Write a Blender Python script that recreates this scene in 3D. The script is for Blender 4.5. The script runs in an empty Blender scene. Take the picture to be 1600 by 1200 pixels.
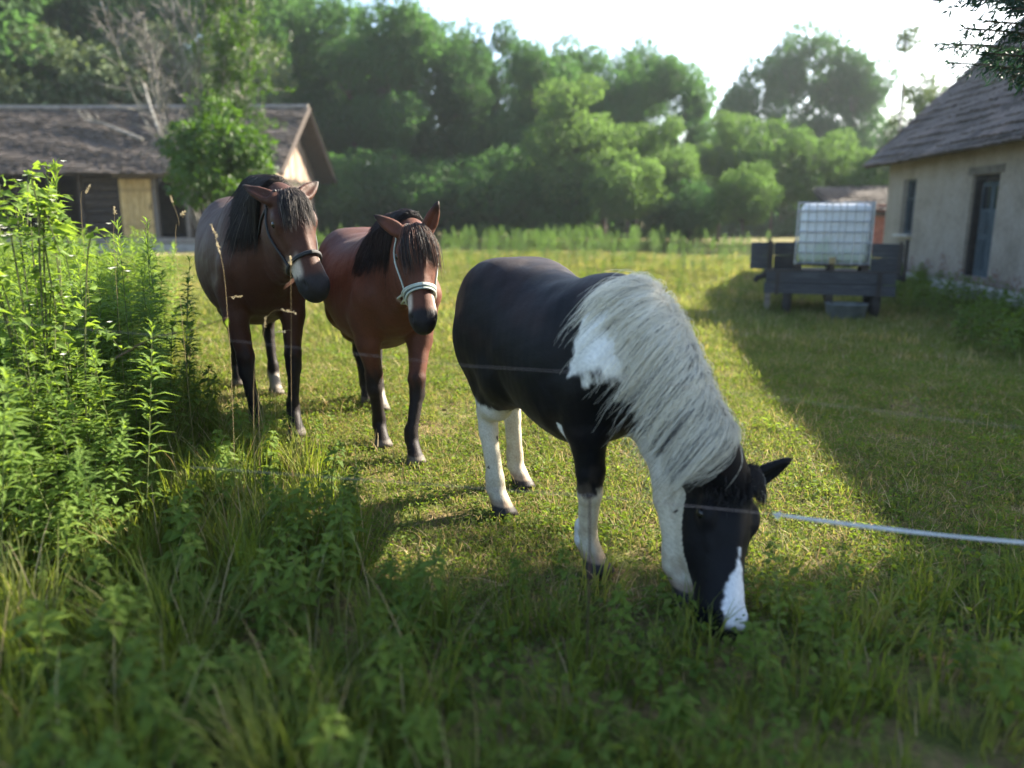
import bpy, math, random
import numpy as np
from mathutils import Vector, Matrix
import openvdb

rng = np.random.default_rng(7)
random.seed(7)
SC = bpy.context.scene
COL = SC.collection
R = math.radians

# ------------------------------------------------------------------ camera, sky, sun, exposure
CAM_H, PITCH, FPX = 1.6, R(12.225), 1200.0
cd = bpy.data.cameras.new('camera')
cam = bpy.data.objects.new('camera', cd)
COL.objects.link(cam)
SC.camera = cam
cam.location = (0, 0, CAM_H)
cam.rotation_euler = (R(90) - PITCH, 0, 0)
cd.sensor_width = 36.0
cd.lens = 27.0
cd.clip_start = 0.05
cd.clip_end = 2000
cd.dof.use_dof = True
cd.dof.focus_distance = 4.3
cd.dof.aperture_fstop = 0.88

SUN_DIR = Vector((9.3, 6.1, 6.5)).normalized()
sun_el = math.asin(SUN_DIR.z)
W = bpy.data.worlds.new('World')
SC.world = W
W.use_nodes = True
wn = W.node_tree
wn.nodes.clear()
sky = wn.nodes.new('ShaderNodeTexSky')
sky.sky_type = 'NISHITA'
sky.sun_disc = False
sky.sun_elevation = sun_el
sky.sun_rotation = math.atan2(SUN_DIR.x, SUN_DIR.y)
sky.altitude = 100
sky.air_density = 1.0
sky.dust_density = 1.9
sky.ozone_density = 1.6
bg = wn.nodes.new('ShaderNodeBackground')
bg.inputs[1].default_value = 0.088
wo = wn.nodes.new('ShaderNodeOutputWorld')
wn.links.new(sky.outputs[0], bg.inputs[0])
wn.links.new(bg.outputs[0], wo.inputs[0])
ld = bpy.data.lights.new('sun', 'SUN')
ld.energy = 5.0
ld.angle = R(0.6)
ld.color = (1.0, 0.90, 0.74)
sun = bpy.data.objects.new('sun', ld)
COL.objects.link(sun)
sun.rotation_euler = SUN_DIR.to_track_quat('Z', 'Y').to_euler()
SC.view_settings.view_transform = 'Standard'
SC.view_settings.look = 'None'
SC.view_settings.gamma = 1.0
SC.view_settings.use_curve_mapping = False
SC.view_settings.exposure = 2.5
SC.render.engine = 'CYCLES'
SC.cycles.use_denoising = True
SC.cycles.max_bounces = 7
SC.cycles.transparent_max_bounces = 8
SC.cycles.diffuse_bounces = 3
SC.cycles.glossy_bounces = 2
SC.cycles.transmission_bounces = 4
SC.cycles.sample_clamp_indirect = 6


# ------------------------------------------------------------------ helpers
def tag(o, label=None, cat=None, group=None, kind=None):
    if label: o['label'] = label
    if cat: o['category'] = cat
    if group: o['group'] = group
    if kind: o['kind'] = kind
    return o


def empty(name, loc=(0, 0, 0), rz=0.0, parent=None):
    o = bpy.data.objects.new(name, None)
    COL.objects.link(o)
    o.location = loc
    o.rotation_euler = (0, 0, rz)
    o.empty_display_size = .1
    o.parent = parent
    return o


def mesh_np(name, V, F, mat=None, cols=None, smooth=True, mats=None, fmat=None):
    """V (n,3); F list of (m,k) int arrays; cols (n,3) vertex colours."""
    me = bpy.data.meshes.new(name)
    V = np.asarray(V, np.float32)
    if not isinstance(F, (list, tuple)) or np.ndim(F[0]) == 1:
        F = [np.asarray(F)]
    F = [np.asarray(f, np.int32) for f in F if len(f)]
    nl = sum(f.size for f in F)
    npoly = sum(len(f) for f in F)
    me.vertices.add(len(V)); me.vertices.foreach_set('co', V.ravel())
    me.loops.add(nl); me.polygons.add(npoly)
    me.loops.foreach_set('vertex_index', np.concatenate([f.ravel() for f in F]))
    tot = np.concatenate([np.full(len(f), f.shape[1], np.int32) for f in F])
    st = np.concatenate([[0], np.cumsum(tot)[:-1]]).astype(np.int32)
    me.polygons.foreach_set('loop_start', st)
    if smooth:
        me.polygons.foreach_set('use_smooth', np.ones(npoly, bool))
    else:
        me.polygons.foreach_set('use_smooth', np.zeros(npoly, bool))
    if fmat is not None:
        me.polygons.foreach_set('material_index', np.asarray(fmat, np.int32))
    me.update(calc_edges=True)
    if cols is not None:
        c = np.ones((len(V), 4), np.float32); c[:, :3] = cols
        at = me.color_attributes.new('Col', 'FLOAT_COLOR', 'POINT')
        at.data.foreach_set('color', c.ravel())
    for m in (mats or ([mat] if mat else [])):
        me.materials.append(m)
    return me


def obj(name, me, parent=None, loc=None, rot=None):
    o = bpy.data.objects.new(name, me)
    COL.objects.link(o)
    if parent: o.parent = parent
    if loc is not None: o.location = loc
    if rot is not None: o.rotation_euler = rot
    return o


class MB:
    """collects boxes / tubes / quads into one mesh"""
    def __init__(s):
        s.V = []; s.Q = []; s.T = []; s.n = 0
    def add(s, V, Q=(), T=()):
        V = np.asarray(V, float).reshape(-1, 3)
        s.V.append(V)
        if len(Q): s.Q.append(np.asarray(Q, int) + s.n)
        if len(T): s.T.append(np.asarray(T, int) + s.n)
        s.n += len(V)
        return s
    def box(s, c, d, rz=0.0, M=None, jitter=0):
        x, y, z = [k / 2 for k in d]
        V = np.array([[-x, -y, -z], [x, -y, -z], [x, y, -z], [-x, y, -z], [-x, -y, z], [x, -y, z], [x, y, z], [-x, y, z]])
        if jitter: V = V + np.random.default_rng(int(abs(c[0] * 91 + c[1] * 37 + c[2] * 53) * 100) % 99991).normal(0, jitter, V.shape)
        if M is not None: V = V @ np.array(M).T
        if rz:
            c_, s_ = math.cos(rz), math.sin(rz)
            V = V @ np.array([[c_, s_, 0], [-s_, c_, 0], [0, 0, 1]])
        return s.add(V + np.array(c), [[0, 3, 2, 1], [4, 5, 6, 7], [0, 1, 5, 4], [1, 2, 6, 5], [2, 3, 7, 6], [3, 0, 4, 7]])
    def tube(s, pts, rad, n=6, cap=True):
        pts = np.asarray(pts, float); m = len(pts)
        rad = np.full(m, rad) if np.isscalar(rad) else np.asarray(rad, float)
        tg = np.gradient(pts, axis=0); tg /= np.linalg.norm(tg, axis=1)[:, None] + 1e-9
        ref = np.array([0, 0, 1.]) if abs(tg[0][2]) < .9 else np.array([1., 0, 0])
        a = np.cross(tg, ref); a /= np.linalg.norm(a, axis=1)[:, None] + 1e-9
        b = np.cross(tg, a)
        th = np.arange(n) / n * 2 * math.pi
        V = pts[:, None] + rad[:, None, None] * (np.cos(th)[None, :, None] * a[:, None] + np.sin(th)[None, :, None] * b[:, None])
        i = np.arange(m - 1)[:, None] * n; j = np.arange(n)[None]; k = (j + 1) % n
        Q = np.stack([i + j, i + k, i + n + k, i + n + j], -1).reshape(-1, 4)
        V = V.reshape(-1, 3)
        T = []
        if cap:
            V = np.vstack([V, pts[0], pts[-1]])
            for q in range(n):
                T.append([m * n, (q + 1) % n, q]); T.append([m * n + 1, (m - 1) * n + q, (m - 1) * n + (q + 1) % n])
        return s.add(V, Q, T)
    def mesh(s, name, mat, smooth=False, cols=None, bevel=0):
        F = []
        if s.Q: F.append(np.vstack(s.Q))
        if s.T: F.append(np.vstack(s.T))
        return mesh_np(name, np.vstack(s.V), F, mat, cols, smooth)
    def build(s, name, mat, parent=None, smooth=False, loc=None, rot=None, bevel=0):
        o = obj(name, s.mesh(name, mat, smooth), parent, loc, rot)
        if bevel:
            b = o.modifiers.new('bevel', 'BEVEL'); b.width = bevel; b.segments = 2; b.limit_method = 'ANGLE'
        return o


def nrm(v):
    v = np.asarray(v, float)
    return v / (np.linalg.norm(v) + 1e-12)


def ground_z(x, y):
    x = np.asarray(x, float); y = np.asarray(y, float)
    g = .045 * (y - 3.8) - .05 * x
    g = .04 * np.logaddexp(0, g / .04)            # soft max(0, g)
    g = .52 * np.tanh(g / .52)
    b = .018 * np.sin(x * 1.7 + 1.3 * np.sin(y * .9)) + .014 * np.sin(y * 2.3 + x * .8) + .03 * np.sin(x * .45 + y * .3)
    bank = .16 / (1 + np.exp((x + .55 * y - .2 + 2.2) / .35)) * 1.0
    nearl = .05 / (1 + np.exp((y - 2.3) / .25))
    return g + b * .7 + bank + nearl - .03


def gz(x, y):
    return float(ground_z(x, y))


def ray(u, v):
    """unit-depth direction (world) through photo pixel (u,v) of the 1600x1200 photograph"""
    dx, dv = (u - 800) / FPX, (v - 600) / FPX
    c, s = math.cos(PITCH), math.sin(PITCH)
    return np.array([dx, c - dv * s, -s - dv * c])


def at(u, v, y):
    d = ray(u, v); t = y / d[1]
    return np.array([0, 0, CAM_H]) + d * t


def on_ground(u, v):
    d = ray(u, v); t = .5
    while t < 80:
        p = np.array([0, 0, CAM_H]) + d * t
        if p[2] < gz(p[0], p[1]): return p
        t += .02 if t < 15 else .1
    return p


# ------------------------------------------------------------------ materials
def nodes_of(name):
    m = bpy.data.materials.new(name); m.use_nodes = True
    nt = m.node_tree; nt.nodes.clear()
    out = nt.nodes.new('ShaderNodeOutputMaterial')
    return m, nt, out


def N(nt, t, **kw):
    n = nt.nodes.new(t)
    for k, v in kw.items(): setattr(n, k, v)
    return n


def ramp(nt, stops, fac=None):
    r = N(nt, 'ShaderNodeValToRGB'); e = r.color_ramp.elements
    while len(e) < len(stops): e.new(.5)
    for q, (p, c) in zip(e, stops):
        q.position = p; q.color = (*c, 1) if len(c) == 3 else c
    if fac is not None: nt.links.new(fac, r.inputs[0])
    return r


def noise(nt, scale, detail=4, vec=None, rough=.55):
    n = N(nt, 'ShaderNodeTexNoise'); n.inputs['Scale'].default_value = scale
    n.inputs['Detail'].default_value = detail; n.inputs['Roughness'].default_value = rough
    if vec is not None: nt.links.new(vec, n.inputs['Vector'])
    return n


def surf_mat(name, stops, scale=6, rough=.85, bump=.3, bscale=30, stretch=(1, 1, 1), spec=.3, obj_rand=.15, detail=6, metallic=0):
    """noise-coloured rough surface: wood, plaster, stone, painted board"""
    m, nt, out = nodes_of(name)
    tc = N(nt, 'ShaderNodeTexCoord'); mp = N(nt, 'ShaderNodeMapping'); mp.inputs['Scale'].default_value = stretch
    oi = N(nt, 'ShaderNodeObjectInfo'); ad = N(nt, 'ShaderNodeVectorMath', operation='ADD')
    sc_ = N(nt, 'ShaderNodeVectorMath', operation='SCALE'); sc_.inputs['Scale'].default_value = 1.0
    cmb = N(nt, 'ShaderNodeCombineXYZ')
    mul = N(nt, 'ShaderNodeMath', operation='MULTIPLY'); mul.inputs[1].default_value = 37.0
    nt.links.new(oi.outputs['Random'], mul.inputs[0])
    for k in range(3): nt.links.new(mul.outputs[0], cmb.inputs[k])
    nt.links.new(tc.outputs['Object'], mp.inputs[0]); nt.links.new(mp.outputs[0], ad.inputs[0]); nt.links.new(cmb.outputs[0], ad.inputs[1])
    n1 = noise(nt, scale, detail, ad.outputs[0], .62)
    r = ramp(nt, stops, n1.outputs[0])
    hs = N(nt, 'ShaderNodeHueSaturation')
    mr = N(nt, 'ShaderNodeMapRange'); mr.inputs[3].default_value = 1 - obj_rand * 2; mr.inputs[4].default_value = 1 + obj_rand * 2
    nt.links.new(oi.outputs['Random'], mr.inputs[0]); nt.links.new(mr.outputs[0], hs.inputs['Value'])
    nt.links.new(r.outputs[0], hs.inputs['Color'])
    b = N(nt, 'ShaderNodeBsdfPrincipled'); nt.links.new(hs.outputs[0], b.inputs['Base Color'])
    b.inputs['Roughness'].default_value = rough; b.inputs['Specular IOR Level'].default_value = spec
    b.inputs['Metallic'].default_value = metallic
    n2 = noise(nt, bscale, 5, ad.outputs[0], .6)
    bp = N(nt, 'ShaderNodeBump'); bp.inputs['Strength'].default_value = bump; bp.inputs['Distance'].default_value = .02
    nt.links.new(n2.outputs[0], bp.inputs['Height']); nt.links.new(bp.outputs[0], b.inputs['Normal'])
    nt.links.new(b.outputs[0], out.inputs[0])
    return m


def leaf_mat(name, c1, c2, trans, tfac=.4, rough=.5, spec=.35, c3=None):
    """thin leaf: varied colour per instance + noise, light glows through"""
    m, nt, out = nodes_of(name)
    oi = N(nt, 'ShaderNodeObjectInfo'); geo = N(nt, 'ShaderNodeNewGeometry')
    n1 = noise(nt, 1.1, 3, geo.outputs['Position'])
    n3 = noise(nt, 23, 2, geo.outputs['Position'])
    a1 = N(nt, 'ShaderNodeMath', operation='ADD'); nt.links.new(oi.outputs['Random'], a1.inputs[0]); nt.links.new(n1.outputs[0], a1.inputs[1])
    a2 = N(nt, 'ShaderNodeMath', operation='ADD'); nt.links.new(a1.outputs[0], a2.inputs[0]); nt.links.new(n3.outputs[0], a2.inputs[1])
    mr = N(nt, 'ShaderNodeMapRange'); mr.inputs[1].default_value = .7; mr.inputs[2].default_value = 2.3
    nt.links.new(a2.outputs[0], mr.inputs[0])
    st = [(0, c1), (.62, c2)] + ([(.86, c3)] if c3 else [])
    r = ramp(nt, st, mr.outputs[0])
    b = N(nt, 'ShaderNodeBsdfPrincipled'); nt.links.new(r.outputs[0], b.inputs['Base Color'])
    b.inputs['Roughness'].default_value = rough; b.inputs['Specular IOR Level'].default_value = spec
    tr = N(nt, 'ShaderNodeBsdfTranslucent')
    mx = N(nt, 'ShaderNodeMixRGB', blend_type='MULTIPLY'); mx.inputs[0].default_value = 1; mx.inputs[2].default_value = (*trans, 1)
    nt.links.new(r.outputs[0], mx.inputs[1]); nt.links.new(mx.outputs[0], tr.inputs[0])
    ms = N(nt, 'ShaderNodeMixShader'); ms.inputs[0].default_value = tfac
    nt.links.new(b.outputs[0], ms.inputs[1]); nt.links.new(tr.outputs[0], ms.inputs[2]); nt.links.new(ms.outputs[0], out.inputs[0])
    return m


def plain(name, col, rough=.6, metallic=0, spec=.5):
    m, nt, out = nodes_of(name)
    geo = N(nt, 'ShaderNodeNewGeometry')
    n1 = noise(nt, 14, 4, geo.outputs['Position'])
    r = ramp(nt, [(.25, tuple(c * .7 for c in col)), (.75, tuple(min(1, c * 1.2) for c in col))], n1.outputs[0])
    b = N(nt, 'ShaderNodeBsdfPrincipled'); nt.links.new(r.outputs[0], b.inputs['Base Color'])
    b.inputs['Roughness'].default_value = rough; b.inputs['Metallic'].default_value = metallic
    b.inputs['Specular IOR Level'].default_value = spec
    nt.links.new(b.outputs[0], out.inputs[0])
    return m


def vcol_mat(name, rough=.58, spec=.14, bump=.35, bscale=60, sheen=.02, stretch=(1, 1, 1), gloss_noise=True):
    """animal coat: colour from the vertex attribute, fine relief"""
    m, nt, out = nodes_of(name)
    at_ = N(nt, 'ShaderNodeAttribute', attribute_name='Col')
    tc = N(nt, 'ShaderNodeTexCoord'); mp = N(nt, 'ShaderNodeMapping'); mp.inputs['Scale'].default_value = stretch
    nt.links.new(tc.outputs['Object'], mp.inputs[0])
    n1 = noise(nt, 9, 5, tc.outputs['Object'])
    mp.inputs['Scale'].default_value = (.22, 1, .5)
    n2 = noise(nt, 150, 3, mp.outputs[0], .75)
    mr = N(nt, 'ShaderNodeMapRange'); mr.inputs[3].default_value = .78; mr.inputs[4].default_value = 1.25
    nt.links.new(n1.outputs[0], mr.inputs[0])
    mr2 = N(nt, 'ShaderNodeMapRange'); mr2.inputs[1].default_value = .3; mr2.inputs[2].default_value = .7; mr2.inputs[3].default_value = .8; mr2.inputs[4].default_value = 1.2
    nt.links.new(n2.outputs[0], mr2.inputs[0])
    mm = N(nt, 'ShaderNodeMath', operation='MULTIPLY'); nt.links.new(mr.outputs[0], mm.inputs[0]); nt.links.new(mr2.outputs[0], mm.inputs[1])
    hs = N(nt, 'ShaderNodeHueSaturation'); nt.links.new(at_.outputs['Color'], hs.inputs['Color']); nt.links.new(mm.outputs[0], hs.inputs['Value'])
    b = N(nt, 'ShaderNodeBsdfPrincipled'); nt.links.new(hs.outputs[0], b.inputs['Base Color'])
    rr_ = N(nt, 'ShaderNodeMapRange'); rr_.inputs[3].default_value = .42; rr_.inputs[4].default_value = .74; nt.links.new(n1.outputs[0], rr_.inputs[0]); nt.links.new(rr_.outputs[0], b.inputs['Roughness'])
    b.inputs['Specular IOR Level'].default_value = spec
    b.inputs['Sheen Weight'].default_value = sheen; b.inputs['Sheen Roughness'].default_value = .4
    bp = N(nt, 'ShaderNodeBump'); bp.inputs['Strength'].default_value = bump; bp.inputs['Distance'].default_value = .006
    nt.links.new(n2.outputs[0], bp.inputs['Height']); nt.links.new(bp.outputs[0], b.inputs['Normal'])
    nt.links.new(b.outputs[0], out.inputs[0])
    return m
# ------------------------------------------------------------------ the pasture
def axis_pts(a, b, near, far, n):
    t = np.linspace(-1, 1, n)
    return t
xs = np.concatenate([-np.geomspace(400, 12, 26)[:-1], np.arange(-12, 12.01, .12), np.geomspace(12, 400, 26)[1:]])
ys = np.concatenate([[-60, -20, -8, -4], np.arange(-2, 22.01, .12), np.geomspace(22, 900, 34)[1:]])
GX, GY = np.meshgrid(xs, ys, indexing='ij')
GZ = ground_z(GX, GY)
nx, ny = GX.shape
GV = np.stack([GX, GY, GZ], -1).reshape(-1, 3)
ii = (np.arange(nx - 1)[:, None] * ny + np.arange(ny - 1)[None]).ravel()
GQ = np.stack([ii, ii + ny, ii + ny + 1, ii + 1], 1)
m, nt, out = nodes_of('pasture_soil')
geo = N(nt, 'ShaderNodeNewGeometry')
n1 = noise(nt, 1.3, 6, geo.outputs['Position']); n2 = noise(nt, 28, 5, geo.outputs['Position'], .7); n3 = noise(nt, 5, 4, geo.outputs['Position'])
r1 = ramp(nt, [(.30, (.060, .085, .018)), (.47, (.12, .13, .045)), (.56, (.17, .135, .07)), (.72, (.12, .09, .055))], n3.outputs[0])
r2 = ramp(nt, [(.3, (.5, .5, .45)), (.75, (1.35, 1.3, 1.1))], n2.outputs[0])
mx = N(nt, 'ShaderNodeMixRGB', blend_type='MULTIPLY'); mx.inputs[0].default_value = 1
nt.links.new(r1.outputs[0], mx.inputs[1]); nt.links.new(r2.outputs[0], mx.inputs[2])
b = N(nt, 'ShaderNodeBsdfPrincipled'); b.inputs['Roughness'].default_value = .95; b.inputs['Specular IOR Level'].default_value = .1
nt.links.new(mx.outputs[0], b.inputs['Base Color'])
bp = N(nt, 'ShaderNodeBump'); bp.inputs['Strength'].default_value = .8; bp.inputs['Distance'].default_value = .03
nt.links.new(n2.outputs[0], bp.inputs['Height']); nt.links.new(bp.outputs[0], b.inputs['Normal']); nt.links.new(b.outputs[0], out.inputs[0])
gme = mesh_np('ground', GV, GQ, m)
ground = obj('ground', gme)
tag(ground, kind='structure')


def ground_attr(name, fn):
    v = fn(GV[:, 0], GV[:, 1]).astype(np.float32)
    at_ = gme.attributes.new(name, 'FLOAT', 'POINT'); at_.data.foreach_set('value', v)
# ------------------------------------------------------------------ materials of the buildings
OLDWOOD = surf_mat('old_dark_timber', [(.25, (.020, .015, .012)), (.5, (.045, .034, .027)), (.8, (.10, .080, .065))], 5, .9, .6, 22, (1, 8, 8))
GREYWOOD = surf_mat('grey_weathered_timber', [(.25, (.10, .088, .075)), (.5, (.20, .175, .15)), (.8, (.33, .29, .25))], 5, .9, .6, 22, (1, 8, 8))
VERTWOOD = surf_mat('grey_brown_gable_board', [(.25, (.10, .07, .05)), (.5, (.24, .175, .13)), (.8, (.45, .36, .28))], 4, .9, .6, 22, (7, 7, .9), obj_rand=.25)
SHINGLEM = surf_mat('old_wood_shingle', [(.25, (.048, .038, .032)), (.45, (.095, .078, .066)), (.58, (.15, .125, .108)), (.68, (.24, .205, .18)), (.8, (.13, .075, .045))], 1.9, .9, .5, 25, (1, 7, 7), detail=6)
DOORY = surf_mat('faded_yellow_board', [(.25, (.22, .15, .06)), (.5, (.42, .29, .12)), (.8, (.55, .42, .22))], 4, .85, .4, 25, (5, 5, 1), obj_rand=.12)
TILEM = surf_mat('old_clay_tile', [(.25, (.055, .046, .042)), (.5, (.105, .086, .076)), (.72, (.17, .128, .108)), (.9, (.10, .10, .085))], 1.6, .85, .3, 20, (1, 1, 1), detail=9)
PALEM = surf_mat('pale_verge_highlight', [(.3, (.30, .31, .31)), (.7, (.5, .5, .48))], 6, .9, .4, 20)
BRICKM = surf_mat('red_brick', [(.3, (.14, .05, .035)), (.55, (.27, .10, .07)), (.8, (.36, .19, .14))], 8, .9, .4, 30, obj_rand=.25)
STONEM = surf_mat('pale_stone', [(.3, (.22, .21, .19)), (.55, (.36, .34, .31)), (.8, (.5, .48, .44))], 5, .9, .5, 16, obj_rand=.2)
BLUEM = surf_mat('blue_grey_paint', [(.25, (.018, .027, .032)), (.5, (.040, .058, .068)), (.8, (.095, .115, .125))], 4, .8, .35, 20, (6, 6, 1))
BOARDM = surf_mat('slate_grey_board', [(.25, (.016, .018, .022)), (.5, (.030, .035, .042)), (.8, (.070, .074, .078))], 4, .85, .4, 22, (1, 8, 8))
DARKM = surf_mat('dark_iron', [(.3, (.012, .012, .012)), (.7, (.035, .030, .026))], 8, .7, .3, 30)
GLASSM = plain('old_window_glass', (.02, .025, .03), .12, 0, .6)
RUBBERM = plain('old_tyre_rubber', (.02, .02, .02), .85)
ZINCM = surf_mat('dull_zinc', [(.3, (.10, .12, .13)), (.7, (.24, .27, .28))], 5, .5, .2, 20, metallic=.5)
CAGEM = plain('galvanised_bar', (.30, .32, .34), .45, .6)
SANDM = surf_mat('sandy_yard', [(.3, (.26, .19, .12)), (.7, (.46, .36, .24))], 3, .95, .6, 30)

# plaster: cream, stained, fallen off near the ground where brick shows through
PLASTER, nt, out = nodes_of('stained_cream_plaster')
tc = N(nt, 'ShaderNodeTexCoord'); sx = N(nt, 'ShaderNodeSeparateXYZ'); nt.links.new(tc.outputs['Object'], sx.inputs[0])
n1 = noise(nt, 1.2, 8, tc.outputs['Object'], .65); n2 = noise(nt, 12, 6, tc.outputs['Object'], .6)
base = ramp(nt, [(.3, (.20, .172, .135)), (.5, (.275, .24, .195)), (.7, (.33, .295, .25))], n1.outputs[0])
fine = ramp(nt, [(.3, (.8, .8, .8)), (.7, (1.1, 1.1, 1.1))], n2.outputs[0])
mu = N(nt, 'ShaderNodeMixRGB', blend_type='MULTIPLY'); mu.inputs[0].default_value = 1
nt.links.new(base.outputs[0], mu.inputs[1]); nt.links.new(fine.outputs[0], mu.inputs[2])
low = N(nt, 'ShaderNodeMath', operation='MULTIPLY_ADD'); low.inputs[1].default_value = -.36; low.inputs[2].default_value = .30
nt.links.new(sx.outputs['Z'], low.inputs[0])
n3 = noise(nt, 2.3, 7, tc.outputs['Object'], .6)
sm = N(nt, 'ShaderNodeMath', operation='ADD'); nt.links.new(low.outputs[0], sm.inputs[0]); nt.links.new(n3.outputs[0], sm.inputs[1])
msk = ramp(nt, [(.60, (0, 0, 0)), (.66, (1, 1, 1))], sm.outputs[0])
und = ramp(nt, [(.38, (.16, .09, .065)), (.50, (.20, .15, .12)), (.60, (.25, .24, .22)), (.75, (.33, .33, .31))], n2.outputs[0])
m2 = N(nt, 'ShaderNodeMixRGB'); nt.links.new(msk.outputs[0], m2.inputs[0]); nt.links.new(mu.outputs[0], m2.inputs[1]); nt.links.new(und.outputs[0], m2.inputs[2])
b = N(nt, 'ShaderNodeBsdfPrincipled'); b.inputs['Roughness'].default_value = .95; b.inputs['Specular IOR Level'].default_value = .15
nt.links.new(m2.outputs[0], b.inputs['Base Color'])
bp = N(nt, 'ShaderNodeBump'); bp.inputs['Strength'].default_value = .5; bp.inputs['Distance'].default_value = .03
nt.links.new(sm.outputs[0], bp.inputs['Height']); nt.links.new(bp.outputs[0], b.inputs['Normal']); nt.links.new(b.outputs[0], out.inputs[0])


def shingles(name, org, ux, uy, nrmv, Wd, Ht, cw, ch, mat, parent, seed=1, thick=.02, jit=.012, ridge_sag=0, wave=0, kind='stuff'):
    """rows of separate thick pieces on a sloping plane; org = lower left corner, ux along the eave, uy up the slope"""
    r = np.random.default_rng(seed); ux, uy, nv = map(nrm, (ux, uy, nrmv))
    V = []; Q = []; k = 0
    nr = int(Ht / ch) + 1
    for j in range(nr):
        x = -r.uniform(0, cw)
        while x < Wd:
            w = cw * r.uniform(.7, 1.3) if not wave else cw
            x0, x1 = max(0, x + .004), min(Wd, x + w - .004)
            if x1 - x0 > .03:
                y0 = j * ch - .03 + r.normal(0, jit); y1 = min((j + 1) * ch + .12 * ch, Ht)
                if y1 > y0 + .03:
                    l0 = thick * r.uniform(.9, 1.8); sag = -ridge_sag * math.sin(math.pi * (x0 / Wd)) + .02 * math.sin(x0 * 1.3 + j)
                    tw = r.normal(0, .004)
                    if wave:    # curved tile: three-sided profile
                        xm = (x0 + x1) / 2
                        prof = [(x0, 0), ((x0 * 2 + x1) / 3, wave), ((x0 + x1 * 2) / 3, wave), (x1, 0)]
                    else: prof = [(x0, 0), (x1, 0)]
                    n_ = len(prof)
                    for (yy, dn) in ((y0, l0), (y1, .004)):
                        for q, (xx, hh) in enumerate(prof):
                            V.append(org + ux * xx + uy * yy + nv * (dn + hh + sag + tw * q))
                    for q, (xx, hh) in enumerate(prof): V.append(org + ux * xx + uy * y0 + nv * (l0 + hh + sag - thick + tw * q))
                    for q in range(n_ - 1):
                        Q.append([k + q, k + q + 1, k + n_ + q + 1, k + n_ + q]); Q.append([k + 2 * n_ + q, k + 2 * n_ + q + 1, k + q + 1, k + q])
                    k += 3 * n_
            x += w
    o = obj(name, mesh_np(name, V, Q, mat, smooth=False), parent)
    if kind: o['kind'] = kind
    return o


# ------------------------------------------------------------------ long timber barn, left
BX1, BX0, BY0, BY1 = -7.75, -24.0, 25.0, 31.0
bz = gz(-12, 25) + .0
barn = empty('timber_barn', (BX1, BY0, bz))
tag(barn, 'long low dark timber barn with a sagging grey shingle roof', 'barn')
EZ, RZ = 3.30 - bz, 5.20 - bz          # eave and ridge above the barn's base
FLZ = .50
def bl(x, y, z=0): return np.array([x - BX1, y - BY0, z])
# front wall: openings (world x ranges) and logs between
ops = [(-17.6, -13.6, FLZ, 2.35), (-12.35, -11.25, FLZ, 2.32), (-11.28, -10.35, FLZ, 2.32)]   # wide dark bay, yellow door, doorway
logs = []
z = FLZ; hgt = .235
spans = [(BX0, -17.6), (-13.6, -12.35), (-10.25, BX1)]
row = 0
while z < EZ - .12:
    h = min(hgt, EZ - .1 - z)
    if z > 2.30:
        sp = [(BX0, BX1)]
    else: sp = spans
    for a0, a1 in sp:
        mb = MB(); mb.box(bl((a0 + a1) / 2, BY0 + .09, z + h / 2), (a1 - a0 + (.02 if row % 2 else -.02), .17 + .03 * (row % 2), h - .035))
        mb.build('log', OLDWOOD, barn, bevel=.03)
    z += hgt; row += 1
# stone footing, sill beam
MB().box(bl((BX0 + BX1) / 2, BY0 + .12, FLZ / 2 - .28), (BX1 - BX0, .35, FLZ + .15)).box(bl(BX1 - .16, (BY0 + BY1) / 2 + .1, FLZ / 2 - .28), (.34, BY1 - BY0 - .5, FLZ + .15)).build('footing', STONEM, barn)
MB().box(bl((BX0 + BX1) / 2, BY0 + .05, FLZ - .10), (BX1 - BX0 + .1, .30, .16)).build('sill_beam', GREYWOOD, barn, bevel=.02)
MB().box(bl((BX0 + BX1) / 2, BY0 + .06, EZ - .02), (BX1 - BX0 + .5, .26, .2)).build('eave_beam', OLDWOOD, barn, bevel=.02)
# posts of the openings
for x in (-17.6, -15.6, -13.62, -12.38, -11.28, -10.28):
    MB().box(bl(x, BY0 + .0, (FLZ + 2.4) / 2), (.14, .16, 2.4 - FLZ)).build('post', GREYWOOD if x > -12.0 else OLDWOOD, barn, bevel=.01)
MB().box(bl(-11.3, BY0 - .02, 2.42), (2.5, .14, .14)).build('lintel', GREYWOOD, barn, bevel=.01)
# yellow door of upright boards
dr = empty('door', bl(-11.85, BY0 - .06, FLZ), parent=barn)
for k in range(5):
    MB().box((-.42 + k * .20, 0, .90), (.188, .035, 1.80), jitter=.003).build('board', DOORY, dr)
MB().box((0, -.035, .35), (.98, .03, .10)).build('ledge', DOORY, dr)
MB().box((0, -.035, 1.45), (.98, .03, .10)).build('ledge', DOORY, dr)
MB().box((.42, -.04, .95), (.03, .04, .18)).build('handle', DARKM, dr)
# side, rear and floor
MB().box(bl((BX0 + BX1) / 2, BY1 - .1, EZ / 2), (BX1 - BX0, .2, EZ)).build('rear_wall', OLDWOOD, barn)
MB().box(bl((BX0 + BX1) / 2, (BY0 + BY1) / 2, FLZ - .05), (BX1 - BX0, BY1 - BY0 - .5, .08)).build('plank_floor', OLDWOOD, barn)
MB().box(bl(BX0, (BY0 + BY1) / 2, EZ / 2), (.2, BY1 - BY0, EZ)).build('end_wall', OLDWOOD, barn)
MB().box(bl((BX0 + BX1) / 2, (BY0 + BY1) / 2, EZ - .16), (BX1 - BX0 - .3, BY1 - BY0 - .5, .06)).build('loft_floor', OLDWOOD, barn)
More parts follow.
